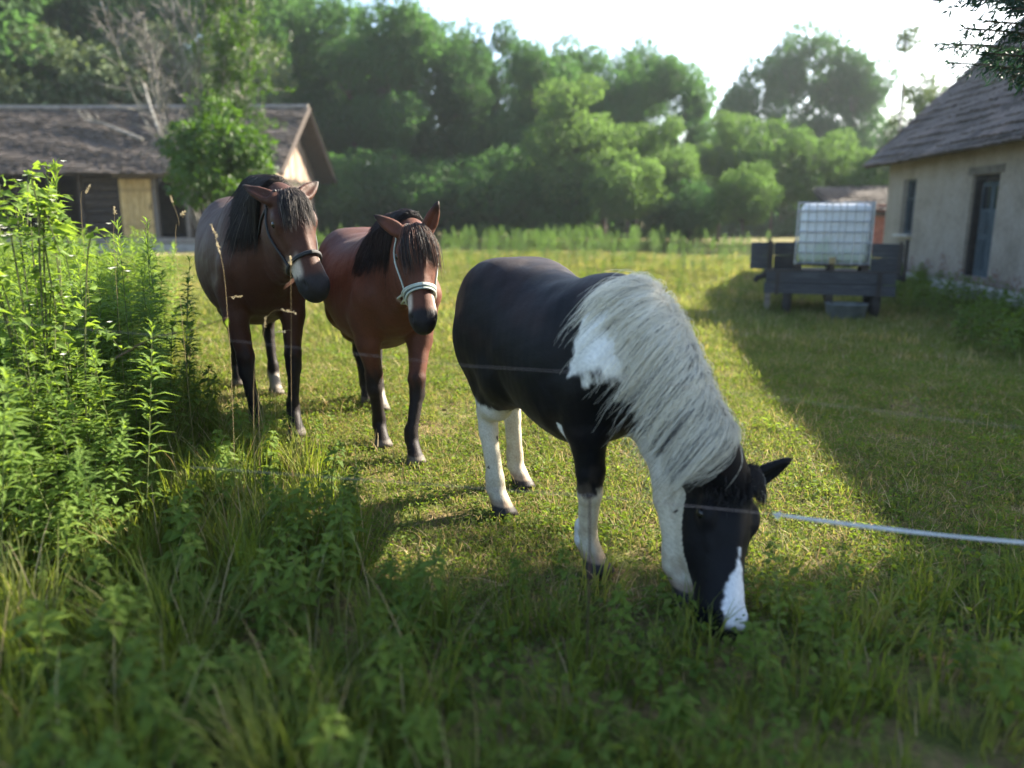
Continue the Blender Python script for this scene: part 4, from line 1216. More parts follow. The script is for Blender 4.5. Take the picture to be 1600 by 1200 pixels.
# ------------------------------------------------------------------ foliage
LEAF_FAR = leaf_mat('tree_leaf', (.028, .062, .024), (.060, .115, .040), (1.35, 1.6, 1.0), .42, .65, .12)
LEAF_LIGHT = leaf_mat('willow_leaf', (.052, .092, .032), (.100, .155, .052), (1.4, 1.6, .9), .45, .65, .12)
LEAF_GREY = leaf_mat('grey_green_leaf', (.055, .085, .040), (.115, .155, .075), (1.4, 1.4, .8), .35, .6, .25)
LEAF_BUSH = leaf_mat('bush_leaf', (.030, .070, .012), (.065, .130, .022), (1.7, 1.7, .5), .42, .45, .3)
GRASSM = leaf_mat('pasture_grass', (.085, .115, .030), (.155, .180, .058), (1.35, 1.35, .7), .42, .75, .08, (.29, .235, .12))
GRASSB = leaf_mat('long_grass', (.075, .110, .020), (.135, .170, .036), (1.6, 1.6, .6), .45, .65, .12, (.17, .18, .07))
WEEDM = leaf_mat('goldenrod_leaf', (.078, .138, .028), (.132, .205, .048), (1.8, 1.7, .65), .50, .6, .14)
BROADM = leaf_mat('broad_weed_leaf', (.060, .105, .018), (.110, .165, .030), (1.7, 1.6, .6), .42, .65, .12)
STRAWM = leaf_mat('dry_straw', (.22, .17, .085), (.40, .32, .18), (1.1, 1.0, .7), .3, .8, .1)
SEEDM = leaf_mat('seed_head', (.28, .24, .15), (.46, .40, .28), (1.1, 1.0, .8), .35, .8, .1)
STEMM = surf_mat('green_stem', [(.3, (.05, .07, .02)), (.7, (.11, .12, .04))], 10, .7, .1, 30)
BARKM = surf_mat('tree_bark', [(.3, (.045, .036, .028)), (.7, (.14, .115, .09))], 5, .95, .8, 18, (3, 3, .7))
DEADM = surf_mat('dead_wood', [(.3, (.095, .09, .078)), (.7, (.22, .21, .185))], 5, .9, .4, 18)
NEEDLEM = leaf_mat('spruce_needle', (.012, .032, .022), (.026, .060, .040), (1.3, 1.5, .9), .22, .5, .3)
FLOWERM = leaf_mat('white_blossom', (.62, .62, .55), (.8, .8, .74), (1, 1, 1), .35, .7, .2)


def unit(v):
    return v / (np.linalg.norm(v, axis=-1, keepdims=True) + 1e-9)


def leaves_mesh(B, D, U, L, Wd, droop=.25, fine=True):
    """B base points, D directions, U leaf-surface normals; returns V, faces"""
    n = len(B); D = unit(D); S = unit(np.cross(D, U)); Nn = unit(np.cross(S, D))
    L = np.broadcast_to(L, (n,))[:, None]; Wd = np.broadcast_to(Wd, (n,))[:, None]
    tip = B + D * L - Nn * 0 + np.array([0, 0, -1]) * L * droop
    mid = B + D * L * .45 + Nn * L * .03 + np.array([0, 0, -1]) * L * droop * .22
    l = mid + S * Wd * .5 + Nn * Wd * .16; r = mid - S * Wd * .5 + Nn * Wd * .16
    if fine:
        V = np.stack([B, mid, tip, l, r], 1).reshape(-1, 3)
        k = np.arange(n)[:, None] * 5
        T = np.concatenate([k + [0, 1, 3], k + [1, 2, 3], k + [0, 4, 1], k + [1, 4, 2]], 0)
        return V, T
    V = np.stack([B, r, tip, l], 1).reshape(-1, 3)
    k = np.arange(n)[:, None] * 4
    return V, k + np.arange(4)[None]


def blades_mesh(B, az, H, Wd, bend, segs=3, lean=None):
    n = len(B)
    d = np.stack([np.cos(az), np.sin(az), 0 * az], 1); s = np.stack([-np.sin(az), np.cos(az), 0 * az], 1)
    V = []
    for j in range(segs + 1):
        t = j / segs
        c = B + d * (bend * H * t ** 2)[:, None] + np.array([0, 0, 1]) * (H * (t - .35 * bend * t ** 3))[:, None]
        w = (Wd * (1 - t) ** .7 * .5)[:, None]
        if j < segs: V += [c - s * w, c + s * w]
        else: V += [c]
    m = 2 * segs + 1
    V = np.stack(V, 1).reshape(-1, 3); k = np.arange(n)[:, None] * m
    Q = np.concatenate([k + [2 * j, 2 * j + 1, 2 * j + 3, 2 * j + 2] for j in range(segs - 1)], 0) if segs > 1 else np.zeros((0, 4), int)
    T = k + [2 * segs - 2, 2 * segs - 1, 2 * segs]
    return V, Q, T


class Plant:
    """several materials in one mesh"""
    def __init__(s): s.V = []; s.F = []; s.M = []; s.n = 0; s.mats = []
    def add(s, V, F, mat):
        if mat not in s.mats: s.mats.append(mat)
        F = F if isinstance(F, (list, tuple)) else [F]
        for f in F:
            if len(f): s.F.append(np.asarray(f) + s.n); s.M.append(np.full(len(f), s.mats.index(mat)))
        s.V.append(V); s.n += len(V); return s
    def tube(s, pts, rad, mat, n=4):
        mb = MB().tube(pts, rad, n, cap=False); return s.add(np.vstack(mb.V), np.vstack(mb.Q), mat)
    def mesh(s, name):
        q = [(f, m) for f, m in zip(s.F, s.M) if f.shape[1] == 4]; t = [(f, m) for f, m in zip(s.F, s.M) if f.shape[1] == 3]
        F = []; Mx = []
        for g in (q, t):
            if g: F.append(np.vstack([a for a, _ in g])); Mx.append(np.concatenate([b for _, b in g]))
        return mesh_np(name, np.vstack(s.V), F, mats=s.mats, fmat=np.concatenate(Mx), smooth=False)


def scatter(name, me, attr, dens, smin, smax, seed, tilt=.2, label=None):
    """instances of this object's own mesh over the ground, as thick as the ground's attribute says"""
    o = obj(name, me); tag(o, label, kind='stuff')
    ng = bpy.data.node_groups.new(name, 'GeometryNodeTree')
    ng.interface.new_socket('Geometry', in_out='INPUT', socket_type='NodeSocketGeometry')
    ng.interface.new_socket('Geometry', in_out='OUTPUT', socket_type='NodeSocketGeometry')
    nn = ng.nodes; L = ng.links
    gi, go = nn.new('NodeGroupInput'), nn.new('NodeGroupOutput')
    oi = nn.new('GeometryNodeObjectInfo'); oi.inputs['Object'].default_value = ground; oi.transform_space = 'RELATIVE'
    na = nn.new('GeometryNodeInputNamedAttribute'); na.data_type = 'FLOAT'; na.inputs['Name'].default_value = attr
    mu = nn.new('ShaderNodeMath'); mu.operation = 'MULTIPLY'; mu.inputs[1].default_value = dens
    L.new(na.outputs['Attribute'], mu.inputs[0])
    dp = nn.new('GeometryNodeDistributePointsOnFaces'); dp.inputs['Seed'].default_value = seed
    L.new(oi.outputs['Geometry'], dp.inputs['Mesh']); L.new(mu.outputs[0], dp.inputs['Density'])
    rv = nn.new('FunctionNodeRandomValue'); rv.data_type = 'FLOAT_VECTOR'
    rv.inputs[0].default_value = (-tilt, -tilt, 0); rv.inputs[1].default_value = (tilt, tilt, 6.283); rv.inputs['Seed'].default_value = seed + 1
    rs = nn.new('FunctionNodeRandomValue'); rs.data_type = 'FLOAT'
    rs.inputs[2].default_value = smin; rs.inputs[3].default_value = smax; rs.inputs['Seed'].default_value = seed + 2
    ip = nn.new('GeometryNodeInstanceOnPoints')
    L.new(dp.outputs['Points'], ip.inputs['Points']); L.new(gi.outputs[0], ip.inputs['Instance'])
    L.new(rv.outputs[0], ip.inputs['Rotation']); L.new(rs.outputs[1], ip.inputs['Scale'])
    L.new(ip.outputs[0], go.inputs[0])
    md = o.modifiers.new('scatter', 'NODES'); md.node_group = ng
    return o


# ---- where things grow: thickness maps on the ground (0..1)
def U_(x, y): return 800 + 1200 * x / (np.maximum(y, .3) * .977 + .33)


def nz(x, y, f, s=0):
    P = np.stack([x, y, 0 * x], 1); return vnoise(P, f, 40 + s)


def inview(x, y):
    u = U_(x, y); return ((u > -250) & (u < 1850) & (y > .9)).astype(float)


def left_edge(y):       # column of the photograph where the tall growth ends, by distance
    return np.interp(y, [1.0, 2.6, 3.0, 3.6, 4.2, 4.8, 6, 9, 12], [760, 700, 640, 560, 475, 400, 300, 268, 255])


def a_short(x, y):
    e = sstep(60, -20, left_edge(y) - U_(x, y))
    bare = sstep(-.62, -.12, nz(x, y, .55, 1) + .4 * nz(x, y, 1.6, 2))
    return inview(x, y) * (.25 + .75 * bare) * e * sstep(13, 9, y) * sstep(2.4, 3.0, y)


def a_mid_far(x, y):
    return inview(x, y) * sstep(7, 11, y) * sstep(26, 20, y) * (U_(x, y) > 255) * (.35 + .65 * sstep(-.4, .4, nz(x, y, .35, 3)))


def a_tall(x, y):
    e = sstep(-30, 60, left_edge(y) - U_(x, y)); return inview(x, y) * e * sstep(1.2, 1.5, y) * sstep(9.5, 8.5, y)


def a_fore(x, y):
    u = U_(x, y); return inview(x, y) * sstep(3.15, 2.6, y + .22 * nz(x, y, .8, 5) - .25 * sstep(900, 1300, u)) * sstep(1.0, 1.3, y) * (.35 + .65 * sstep(-.3, .3, nz(x, y, .9, 6)))


def a_golden(x, y):
    u = U_(x, y); e = sstep(-10, 70, np.interp(y, [2.7, 3.2, 4, 5, 8], [120, 235, 278, 292, 280]) - u)
    return (u > -260) * e * sstep(2.65, 3.2, y) * sstep(9.0, 8.0, y)


def a_meadow(x, y):
    u = U_(x, y); return (u > 440) * (u < 1260) * sstep(15, 19, y + 2 * nz(x, y, .12, 8)) * sstep(36, 32, y) * sstep(-.3, .35, nz(x, y, .18, 7))


def a_house(x, y):
    d = 9.75 - .13 * (20 - y)      # wall line
    return (y > 8.5) * (y < 22) * sstep(d - 3.0, d - 1.6, x + .4 * nz(x, y, .4, 9)) * (x < d - .25) * (U_(x, y) < 1800)


def a_bare(x, y):
    return inview(x, y) * sstep(60, -20, left_edge(y) - U_(x, y)) * sstep(14, 9, y) * sstep(2.6, 3.2, y) * (.08 + .92 * sstep(-.15, -.6, nz(x, y, .55, 1) + .4 * nz(x, y, 1.6, 2)))


def a_lump(x, y):
    return a_short(x, y) * sstep(.25, .6, nz(x, y, 1.1, 11))


for nm, fn in (('short', a_short), ('midfar', a_mid_far), ('tall', a_tall), ('fore', a_fore), ('golden', a_golden), ('meadow', a_meadow), ('housew', a_house), ('rough', lambda x, y: inview(x, y) * sstep(9.5, 12, y) * sstep(21, 19, y) * (U_(x, y) > 430) * (U_(x, y) < 1250) * sstep(.0, .45, nz(x, y, .22, 17))), ('dryt', lambda x, y: a_tall(x, y) * sstep(3.0, 3.6, y) * sstep(0, .5, nz(x, y, .5, 13))), ('lump', a_lump), ('bare', a_bare)):
    ground_attr(nm, fn)

r = np.random.default_rng(21)


def tuft(n, rad, h0, h1, w, bend, segs=3, mat=GRASSM, seed=0, straw=0.0, name='grass'):
    q = np.random.default_rng(seed); p = Plant()
    a = q.uniform(0, 6.28, n); d = rad * np.sqrt(q.uniform(0, 1, n))
    B = np.stack([d * np.cos(a), d * np.sin(a), np.full(n, -.012)], 1)
    H = q.uniform(h0, h1, n); az = a + q.normal(0, .9, n); bd = q.uniform(bend * .3, bend * 1.3, n)
    k = int(n * straw)
    if n - k: V, Q, T = blades_mesh(B[k:], az[k:], H[k:], np.full(n - k, w) * q.uniform(.7, 1.3, n - k), bd[k:], segs); p.add(V, [Q, T], mat)
    if k: V, Q, T = blades_mesh(B[:k], az[:k], H[:k] * 1.05, np.full(k, w * .7), bd[:k] * 1.2, segs); p.add(V, [Q, T], STRAWM)
    return p


def low_leaves(p, n, rad, z0, z1, L, Wd, mat, seed):
    q = np.random.default_rng(seed); a = q.uniform(0, 6.28, n); d = rad * np.sqrt(q.uniform(0, 1, n))
    B = np.stack([d * np.cos(a), d * np.sin(a), q.uniform(z0, z1, n)], 1)
    D = np.stack([np.cos(a), np.sin(a), q.uniform(-.2, .7, n)], 1) + q.normal(0, .4, (n, 3))
    V, F = leaves_mesh(B, D, np.tile([0, 0, 1.], (n, 1)) + q.normal(0, .35, (n, 3)), L * q.uniform(.6, 1.2, n), Wd * q.uniform(.6, 1.2, n), .2, fine=L > .04)
    p.add(V, F, mat); return p


# short grazed turf
scatter('short_grass', low_leaves(tuft(22, .075, .018, .055, .006, .7, 2, GRASSM, 1, .12), 7, .07, .008, .03, .022, .013, BROADM, 2).mesh('short_grass'), 'short', 330, .7, 1.5, 3, .25)
scatter('short_grass', tuft(20, .09, .015, .048, .006, 1.0, 2, GRASSM, 5, .25).mesh('short_grass'), 'short', 330, .7, 1.6, 13, .3)
scatter('clover_patches', low_leaves(low_leaves(Plant(), 16, .09, .012, .05, .028, .020, BROADM, 4), 8, .10, .012, .04, .030, .015, WEEDM, 9).mesh('clover_patches'), 'lump', 75, .8, 1.5, 23, .3)
scatter('grass_clumps', tuft(26, .06, .05, .12, .007, .7, 3, GRASSB, 6, .08).mesh('grass_clumps'), 'lump', 40, .6, 1.3, 27, .2)
scatter('dry_stalks', tuft(5, .14, .03, .09, .005, 2.2, 3, STRAWM, 8, 1.0).mesh('dry_stalks'), 'short', 60, .7, 1.7, 33, .6)
q = np.random.default_rng(9); th_ = unit(q.normal(size=(26, 3))); bmx = __import__('bmesh').new(); __import__('bmesh').ops.create_icosphere(bmx, subdivisions=1, radius=.016)
for v_ in bmx.verts: v_.co = v_.co * q.uniform(.6, 1.25); v_.co.z *= .6
clod = bpy.data.meshes.new('soil_clods'); bmx.to_mesh(clod); clod.materials.append(surf_mat('dry_soil', [(.3, (.05, .035, .022)), (.7, (.16, .115, .075))], 30, .95, .6, 60))
scatter('soil_clods', clod, 'bare', 26, .4, 1.6, 37, 1.5)
scatter('pasture_grass', tuft(34, .20, .04, .11, .014, .7, 2, GRASSM, 15, .12).mesh('pasture_grass'), 'midfar', 55, .8, 1.7, 43, .2)

# tall growth, left, and the near verge
def seedhead(p, top, d, L, q, mat=SEEDM, w=.012):
    n = 16; t = q.uniform(0, 1, n)[:, None]; B = top + d * L * t
    Dv = q.normal(0, .6, (n, 3)) + d * 1.2
    V, F = leaves_mesh(B, Dv, q.normal(0, 1, (n, 3)), .022 * q.uniform(.7, 1.3, n), w * (1.2 - t[:, 0] * .7), 0, fine=False); p.add(V, F, mat)


def tall_tuft(seed, n, h0, h1, heads, rad=.10, w=.009):
    p = tuft(n, rad, h0, h1, w, .42, 4, GRASSB, seed, .06); q = np.random.default_rng(seed + 50)
    for _ in range(heads):
        a = q.uniform(0, 6.28); h = h1 * q.uniform(.95, 1.3); b = np.array([rad * math.cos(a), rad * math.sin(a), 0])
        e = b + np.array([math.cos(a) * h * .16, math.sin(a) * h * .16, h]); m_ = (b + e) / 2 - np.array([math.cos(a), math.sin(a), 0]) * h * .04
        p.tube([b, m_, e], .0016, STRAWM, 3); seedhead(p, e - (e - m_) * .15, nrm(e - m_), .08, q)
    return p


scatter('tall_grass', tall_tuft(3, 60, .22, .55, 0).mesh('tall_grass'), 'tall', 20, .6, 1.15, 53, .16)
scatter('tall_grass', tall_tuft(4, 60, .2, .5, 0).mesh('tall_grass'), 'tall', 10, .6, 1.15, 63, .2)
scatter('tall_dry_grass', tuft(30, .10, .28, .62, .005, .5, 4, STRAWM, 71, 1.0).mesh('tall_dry_grass'), 'dryt', 9, .6, 1.1, 57, .2)
scatter('verge_grass', tuft(44, .10, .08, .30, .008, .6, 4, GRASSB, 7, .05).mesh('verge_grass'), 'fore', 36, .5, 1.15, 73, .22)


def herb(seed, h, nl, L, Wd, mat, opp=True, up=.35, stemr=.0035, droop=.35, jitter=.1, bare=.12):
    """upright stem with leaves all the way up"""
    q = np.random.default_rng(seed); p = Plant()
    bx, by = q.normal(0, .05, 2) * h
    sp = np.array([[0, 0, -.03], [bx * .3, by * .3, h * .4], [bx * .8, by * .8, h * .75], [bx * 1.3, by * 1.3, h]])
    sp = catmull(sp, 3); p.tube(sp, np.linspace(stemr, stemr * .4, len(sp)), STEMM, 4)
    t = np.sort(q.uniform(bare, 1, nl) ** .85); idx = t * (len(sp) - 1.001); i = idx.astype(int); f = (idx - i)[:, None]
    B = sp[i] * (1 - f) + sp[i + 1] * f; az = np.arange(nl) * (2.399 if not opp else 1.5708 + .12) + q.normal(0, jitter, nl)
    tip = (t > .9)
    D = np.stack([np.cos(az), np.sin(az), up + .9 * tip + q.normal(0, .12, nl)], 1)
    Ls = L * q.uniform(.8, 1.15, nl) * np.interp(t, [0, .3, .75, 1], [.75, 1, .9, .42])
    V, F = leaves_mesh(B, D, np.tile([0, 0, 1.], (nl, 1)) + D * -.2 + q.normal(0, .15, (nl, 3)), Ls, Wd * Ls / L, droop, True)
    return p.add(V, F, mat)


gold = [herb(31 + k, (1.05, 1.2, .95)[k], 96, .135, .023, WEEDM, False, .45, .0032, .32).mesh('goldenrod') for k in range(3)]
scatter('goldenrod_thicket', gold[0], 'golden', 34, .62, 1.12, 83, .12)
scatter('goldenrod_thicket', gold[1], 'golden', 26, .55, 1.0, 93, .14)
scatter('mixed_herbs', herb(49, .75, 70, .085, .034, WEEDM, True, .4, .003, .3, .2).mesh('mixed_herbs'), 'golden', 30, .7, 1.35, 97, .16)
nettle = [herb(41 + k, (.42, .55)[k], 30, .085, .045, BROADM, True, .25, .003, .45, .15).mesh('broad_leaved_weeds') for k in range(2)]
scatter('broad_leaved_weeds', nettle[0], 'tall', 26, .55, 1.15, 103, .2)
scatter('broad_leaved_weeds', nettle[1], 'fore', 16, .3, .65, 113, .25)
scatter('broad_leaved_weeds', herb(44, .30, 20, .10, .05, BROADM, True, .3, .003, .4).mesh('broad_leaved_weeds'), 'housew', 18, .6, 1.7, 143, .2)
scatter('low_herbs', low_leaves(low_leaves(Plant(), 22, .13, .02, .11, .055, .034, BROADM, 14), 10, .12, .03, .14, .05, .022, GRASSB, 16).mesh('low_herbs'), 'fore', 30, .6, 1.25, 123, .25)
scatter('meadow_weeds', herb(47, .8, 60, .16, .05, LEAF_LIGHT, False, .5, .006, .25).mesh('meadow_weeds'), 'meadow', 3.5, .35, 1.15, 133, .15)

scatter('rough_weeds', herb(48, .5, 34, .12, .045, BROADM, False, .5, .005, .3).mesh('rough_weeds'), 'rough', 5, .35, 1.0, 137, .2)

# individual goldenrods whose tops stand clear of the thicket: photo column, row of the tip, distance
G1 = []
stem_m = []; leaf_m = []
def herb_parts(seed, h):
    p = herb(seed, h, int(74 * h), .12, .020, WEEDM, False, .5, .0032, .3)
    s_, l_ = Plant(), Plant()
    s_.add(p.V[0], p.F[0], STEMM); l_.add(p.V[1], p.F[1] - len(p.V[0]), WEEDM)
    return s_.mesh('stem'), l_.mesh('foliage')
variants = [herb_parts(61 + k, 1.0) for k in range(4)]
gl = [(108, 290, 4.0, 'goldenrod stem rising against the dark barn wall, tallest beside the flowering bramble'),
      (268, 232 + 75, 4.2, None), (384, 362, 0, None)]
golds = [(106, 292, 4.1, 'bright green goldenrod left of the barn\'s dark open bay, tallest of its clump'),
         (152, 338, 4.4, 'goldenrod leaning a little below the barn bay opening'),
         (215, 344, 4.8, 'goldenrod tip standing just below the yellow barn door'),
         (237, 362, 4.9, 'short goldenrod tip right of the yellow door, in front of the barn doorway'),
         (58, 262, 3.7, 'goldenrod in front of the left part of the barn roof, beside white blossoms'),
         (28, 318, 3.9, 'goldenrod at the far left edge below the bramble blossoms'),
         (270, 405, 4.9, 'goldenrod standing alone at the right edge of the thicket, darker leaves'),
         (182, 372, 4.3, 'goldenrod in the middle of the thicket with a pale tip'),
         (120, 378, 3.9, 'goldenrod standing in the thicket under the barn log wall'),
         (78, 345, 3.8, 'slim goldenrod between the bramble and the barn bay')]
for k, (u, v, y, lab) in enumerate(golds):
    x = at(u, v, y)[0]; zt = at(u, v, y)[2]; g = gz(x, y); h = zt - g
    o = empty('goldenrod_plant', (x, y, g), k * 2.1)
    tag(o, lab, 'plant', 'goldenrods standing clear of the thicket')
    sm_, lm_ = variants[k % 4]
    for nm, me in (('stem', sm_), ('foliage', lm_)):
        c = obj(nm, me, o); c.scale = (1.05, 1.05, h)


# bramble with white blossoms, far left
def shrub(name, label, cat, loc, h, rad, nst, nlv, L, Wd, mat, seed, flowers=0, group=None, arch=.4, stemr=.006, stemmat=None):
    q = np.random.default_rng(seed); root = empty(name, loc); tag(root, label, cat, group)
    st = Plant(); B = []; D = []; tips = []
    for k in range(nst):
        a = q.uniform(0, 6.28); hh = h * q.uniform(.55, 1.0); rr = rad * q.uniform(.3, 1)
        pts = catmull([[0, 0, -.05], [math.cos(a) * rr * .3, math.sin(a) * rr * .3, hh * .55], [math.cos(a) * rr * .7, math.sin(a) * rr * .7, hh * .95], [math.cos(a) * rr * 1.15, math.sin(a) * rr * 1.15, hh * (1.0 - arch * .4)]], 4)
        st.tube(pts, np.linspace(stemr, stemr * .4, len(pts)), stemmat or STEMM, 4)
        m_ = nlv // nst; t = q.uniform(.15, 1, m_) * (len(pts) - 1.001); i = t.astype(int); f = (t - i)[:, None]
        b = pts[i] * (1 - f) + pts[i + 1] * f + q.normal(0, .04 * rad, (m_, 3)); B.append(b)
        az = q.uniform(0, 6.28, m_); D.append(np.stack([np.cos(az), np.sin(az), q.uniform(-.2, .7, m_)], 1)); tips.append(pts[-1]); tips.append(pts[-4])
    B = np.vstack(B); D = np.vstack(D)
    V, F = leaves_mesh(B, D, np.tile([0, 0, 1.], (len(B), 1)) + q.normal(0, .4, B.shape), L * q.uniform(.6, 1.2, len(B)), Wd * q.uniform(.7, 1.2, len(B)), .3, True)
    obj('stems', st.mesh('stems'), root); lf = Plant().add(V, F, mat); obj('foliage', lf.mesh('foliage'), root)
    if flowers:
        fp = Plant(); tips = np.array(tips)
        for k in range(flowers):
            c = tips[q.integers(len(tips))] + q.normal(0, .03, 3); n_ = 5; az = np.arange(5) * 1.2566 + q.uniform(0, 6)
            d = np.stack([np.cos(az), np.sin(az), np.full(5, .35)], 1)
            V, F = leaves_mesh(np.tile(c, (5, 1)), d, np.tile([0, 0, 1.], (5, 1)), .016, .014, 0, True); fp.add(V, F, FLOWERM)
        obj('blossoms', fp.mesh('blossoms'), root)
    return root


x, y = at(22, 300, 3.5)[0], 3.5
shrub('bramble_bush', 'tall bramble with small white blossoms at the left edge before the barn roof', 'bush', (x, y, gz(x, y)), at(22, 205, 3.5)[2] - gz(x, y), .42, 12, 700, .075, .045, BROADM if False else WEEDM, 5, 70)
x, y = at(75, 300, 3.6)[0], 3.6
shrub('bramble_bush', 'arching bramble spray reaching right across the barn roof', 'bush', (x, y, gz(x, y)), at(75, 222, 3.6)[2] - gz(x, y), .30, 6, 260, .07, .04, WEEDM, 8, 14)


# ------------------------------------------------------------------ trees
def crown_mesh(seed, rad, hgt, n, L, mat, lumps=34, lumpr=.30, shell=.5, fine=False, bottom=.5, name='crown'):
    q = np.random.default_rng(seed)
    c = q.normal(size=(lumps, 3)); c = unit(c) * (q.uniform(.25, 1, (lumps, 1)) ** .5)
    c[:, 2] = np.abs(c[:, 2] + .15) * np.where(c[:, 2] < 0, -bottom, 1)
    C = c * [rad * .78, rad * .78, hgt * .40]
    C += q.normal(0, .05 * rad, C.shape)
    rr = lumpr * rad * q.uniform(.6, 1.35, lumps)
    k = q.choice(lumps, n, p=rr ** 2 / (rr ** 2).sum())
    d = unit(q.normal(size=(n, 3))); ra = rr[k] * q.uniform(shell, 1.12, n) ** .6
    P = C[k] + d * ra[:, None] * [1, 1, .8]
    D = unit(d + q.normal(0, .8, (n, 3)) + [0, 0, -.15])
    V, F = leaves_mesh(P, D, d + [0, 0, .9] + q.normal(0, .5, (n, 3)), L * q.uniform(.6, 1.35, n), L * .62 * q.uniform(.7, 1.2, n), .15, fine)
    return mesh_np(name, V, F, mat, smooth=False), C


def trunk_mesh(seed, H0, r0, C, zc, mat=BARKM, name='trunk', fan=.3):
    """trunk with limbs that reach into the crown's clumps; C clump centres, zc crown centre height"""
    q = np.random.default_rng(seed + 7); mb = MB()
    top = zc + .25 * (C[:, 2].max() if len(C) else 0)
    ax = [np.array([0, 0, -.15])]
    for k in range(1, 6): ax.append(np.array([q.normal(0, .03) * k * top / 8, q.normal(0, .03) * k * top / 8, top * k / 5]))
    ax = catmull(ax, 3); mb.tube(ax, np.interp(np.linspace(0, 1, len(ax)), [0, .06, 1], [r0 * 1.4, r0, r0 * .25]), 9)
    for c in C[:: max(1, len(C) // 16)]:
        e = c + [0, 0, zc]; h = max(H0, min(top * .95, e[2] - abs(q.normal(.2, .1)) * np.linalg.norm(c[:2]) - .3)); i = min(len(ax) - 1, int(h / top * (len(ax) - 1)))
        s_ = ax[i]; m_ = (s_ + e) / 2 + [0, 0, -.1 * np.linalg.norm(c[:2])]
        pts = catmull([s_, m_, e], 3); mb.tube(pts, np.linspace(r0 * .32 * (1 - .5 * h / top) + .01, .012, len(pts)), 5)
    return mb.mesh(name, mat, smooth=True)


TREES = {}
for key, (seed, rad, hgt, n, L, mat, lumps, lr, H0, r0) in dict(
        oak=(1, 3.3, 10.5, 15000, .26, LEAF_FAR, 44, .30, 2.2, .20), ash=(2, 2.7, 11, 13000, .25, LEAF_FAR, 38, .31, 2.6, .16),
        elm=(3, 3.0, 9.5, 14000, .26, LEAF_FAR, 36, .34, 1.8, .17), willow=(4, 3.0, 7.5, 15000, .22, LEAF_LIGHT, 46, .27, 1.0, .16),
        sallow=(5, 2.2, 5.0, 9000, .20, LEAF_LIGHT, 30, .32, .5, .09), scrub=(6, 2.2, 3.6, 8000, .20, LEAF_FAR, 26, .36, .3, .07),
        grey=(7, 2.6, 6.5, 9000, .20, LEAF_GREY, 40, .26, .9, .11)).items():
    cm, C = crown_mesh(seed * 11, rad, hgt, n, L, mat, lumps, lr)
    zc = hgt * .52
    TREES[key] = (cm, trunk_mesh(seed, H0, r0, C, zc), zc, hgt * .52 + hgt * .40 * .95, rad)


def tree(kind, u, vtop, y, lab, cat='tree', group=None, wsc=1.0, rz=None, name=None):
    cm, tm, zc, top, rad = TREES[kind]
    p = at(u, vtop, y); g = gz(p[0], y); s = (p[2] - g) / top
    o = empty(name or {'scrub': 'shrub', 'sallow': 'willow_shrub', 'willow': 'willow_tree'}.get(kind, 'broadleaf_tree'), (p[0], y, g), random.uniform(0, 6.28) if rz is None else rz)
    tag(o, lab, cat, group)
    a = obj('trunk', tm, o); b = obj('crown', cm, o, (0, 0, zc * s))
    a.scale = (s * wsc, s * wsc, s); b.scale = (s * wsc, s * wsc, s)
    return o


BG = 'trees closing the far side of the pasture'
for kind, u, v, y, lab, ws in (
        ('oak', -40, -150, 37, 'dark tall tree cut by the upper left corner, behind the barn', 1.0),
        ('elm', 75, -70, 40, 'dark leafy tree behind the left end of the barn roof', 1.0),
        ('ash', 205, -80, 44, 'tall tree behind the barn, seen through bare branches', .95),
        ('oak', 320, -60, 42, 'tree behind the barn roof beyond the dead stems', .9),
        ('ash', 420, -25, 40, 'tree just left of where the sky opens, behind the barn ridge end', .9),
        ('elm', 470, 5, 46, 'tree rising left of the blue patch of sky, behind the barn gable', .8),
        ('oak', 545, 28, 41, 'tree above the barn gable\'s right side, first under the open sky', .85),
        ('ash', 608, 12, 38, 'tallest pointed tree of the wall right of the barn', .85),
        ('elm', 672, 48, 43, 'tree with rounded shoulder above the smaller bay horse\'s head', .8),
        ('ash', 720, 82, 39, 'narrow tree dipping between two taller ones, above the pinto\'s rump', .75),
        ('oak', 772, 60, 42, 'tree with a single peaked top left of the middle of the picture', .75),
        ('elm', 838, 98, 38, 'lower rounded tree above the pinto\'s back', .8),
        ('ash', 892, 84, 44, 'paler tree behind the rounded willow', .8),
        ('oak', 950, 98, 40, 'dark tree behind the willow\'s right shoulder', .75),
        ('ash', 1003, 84, 43, 'slim tree forming the right-hand peak of the tree wall', .75),
        ('elm', 1062, 112, 40, 'last tree of the wall before the gap in the sky', .72),
        ('oak', 1185, 110, 54, 'hazy tree left half of the pair right of the sky gap', .8),
        ('ash', 1268, 62, 56, 'hazy big tree with the highest crown right of the sky gap', .95),
        ('elm', 1340, 104, 54, 'hazy tree beside the house roof, right of the big crown', .75)):
    tree(kind, u, v, y, lab, group=BG, wsc=ws)
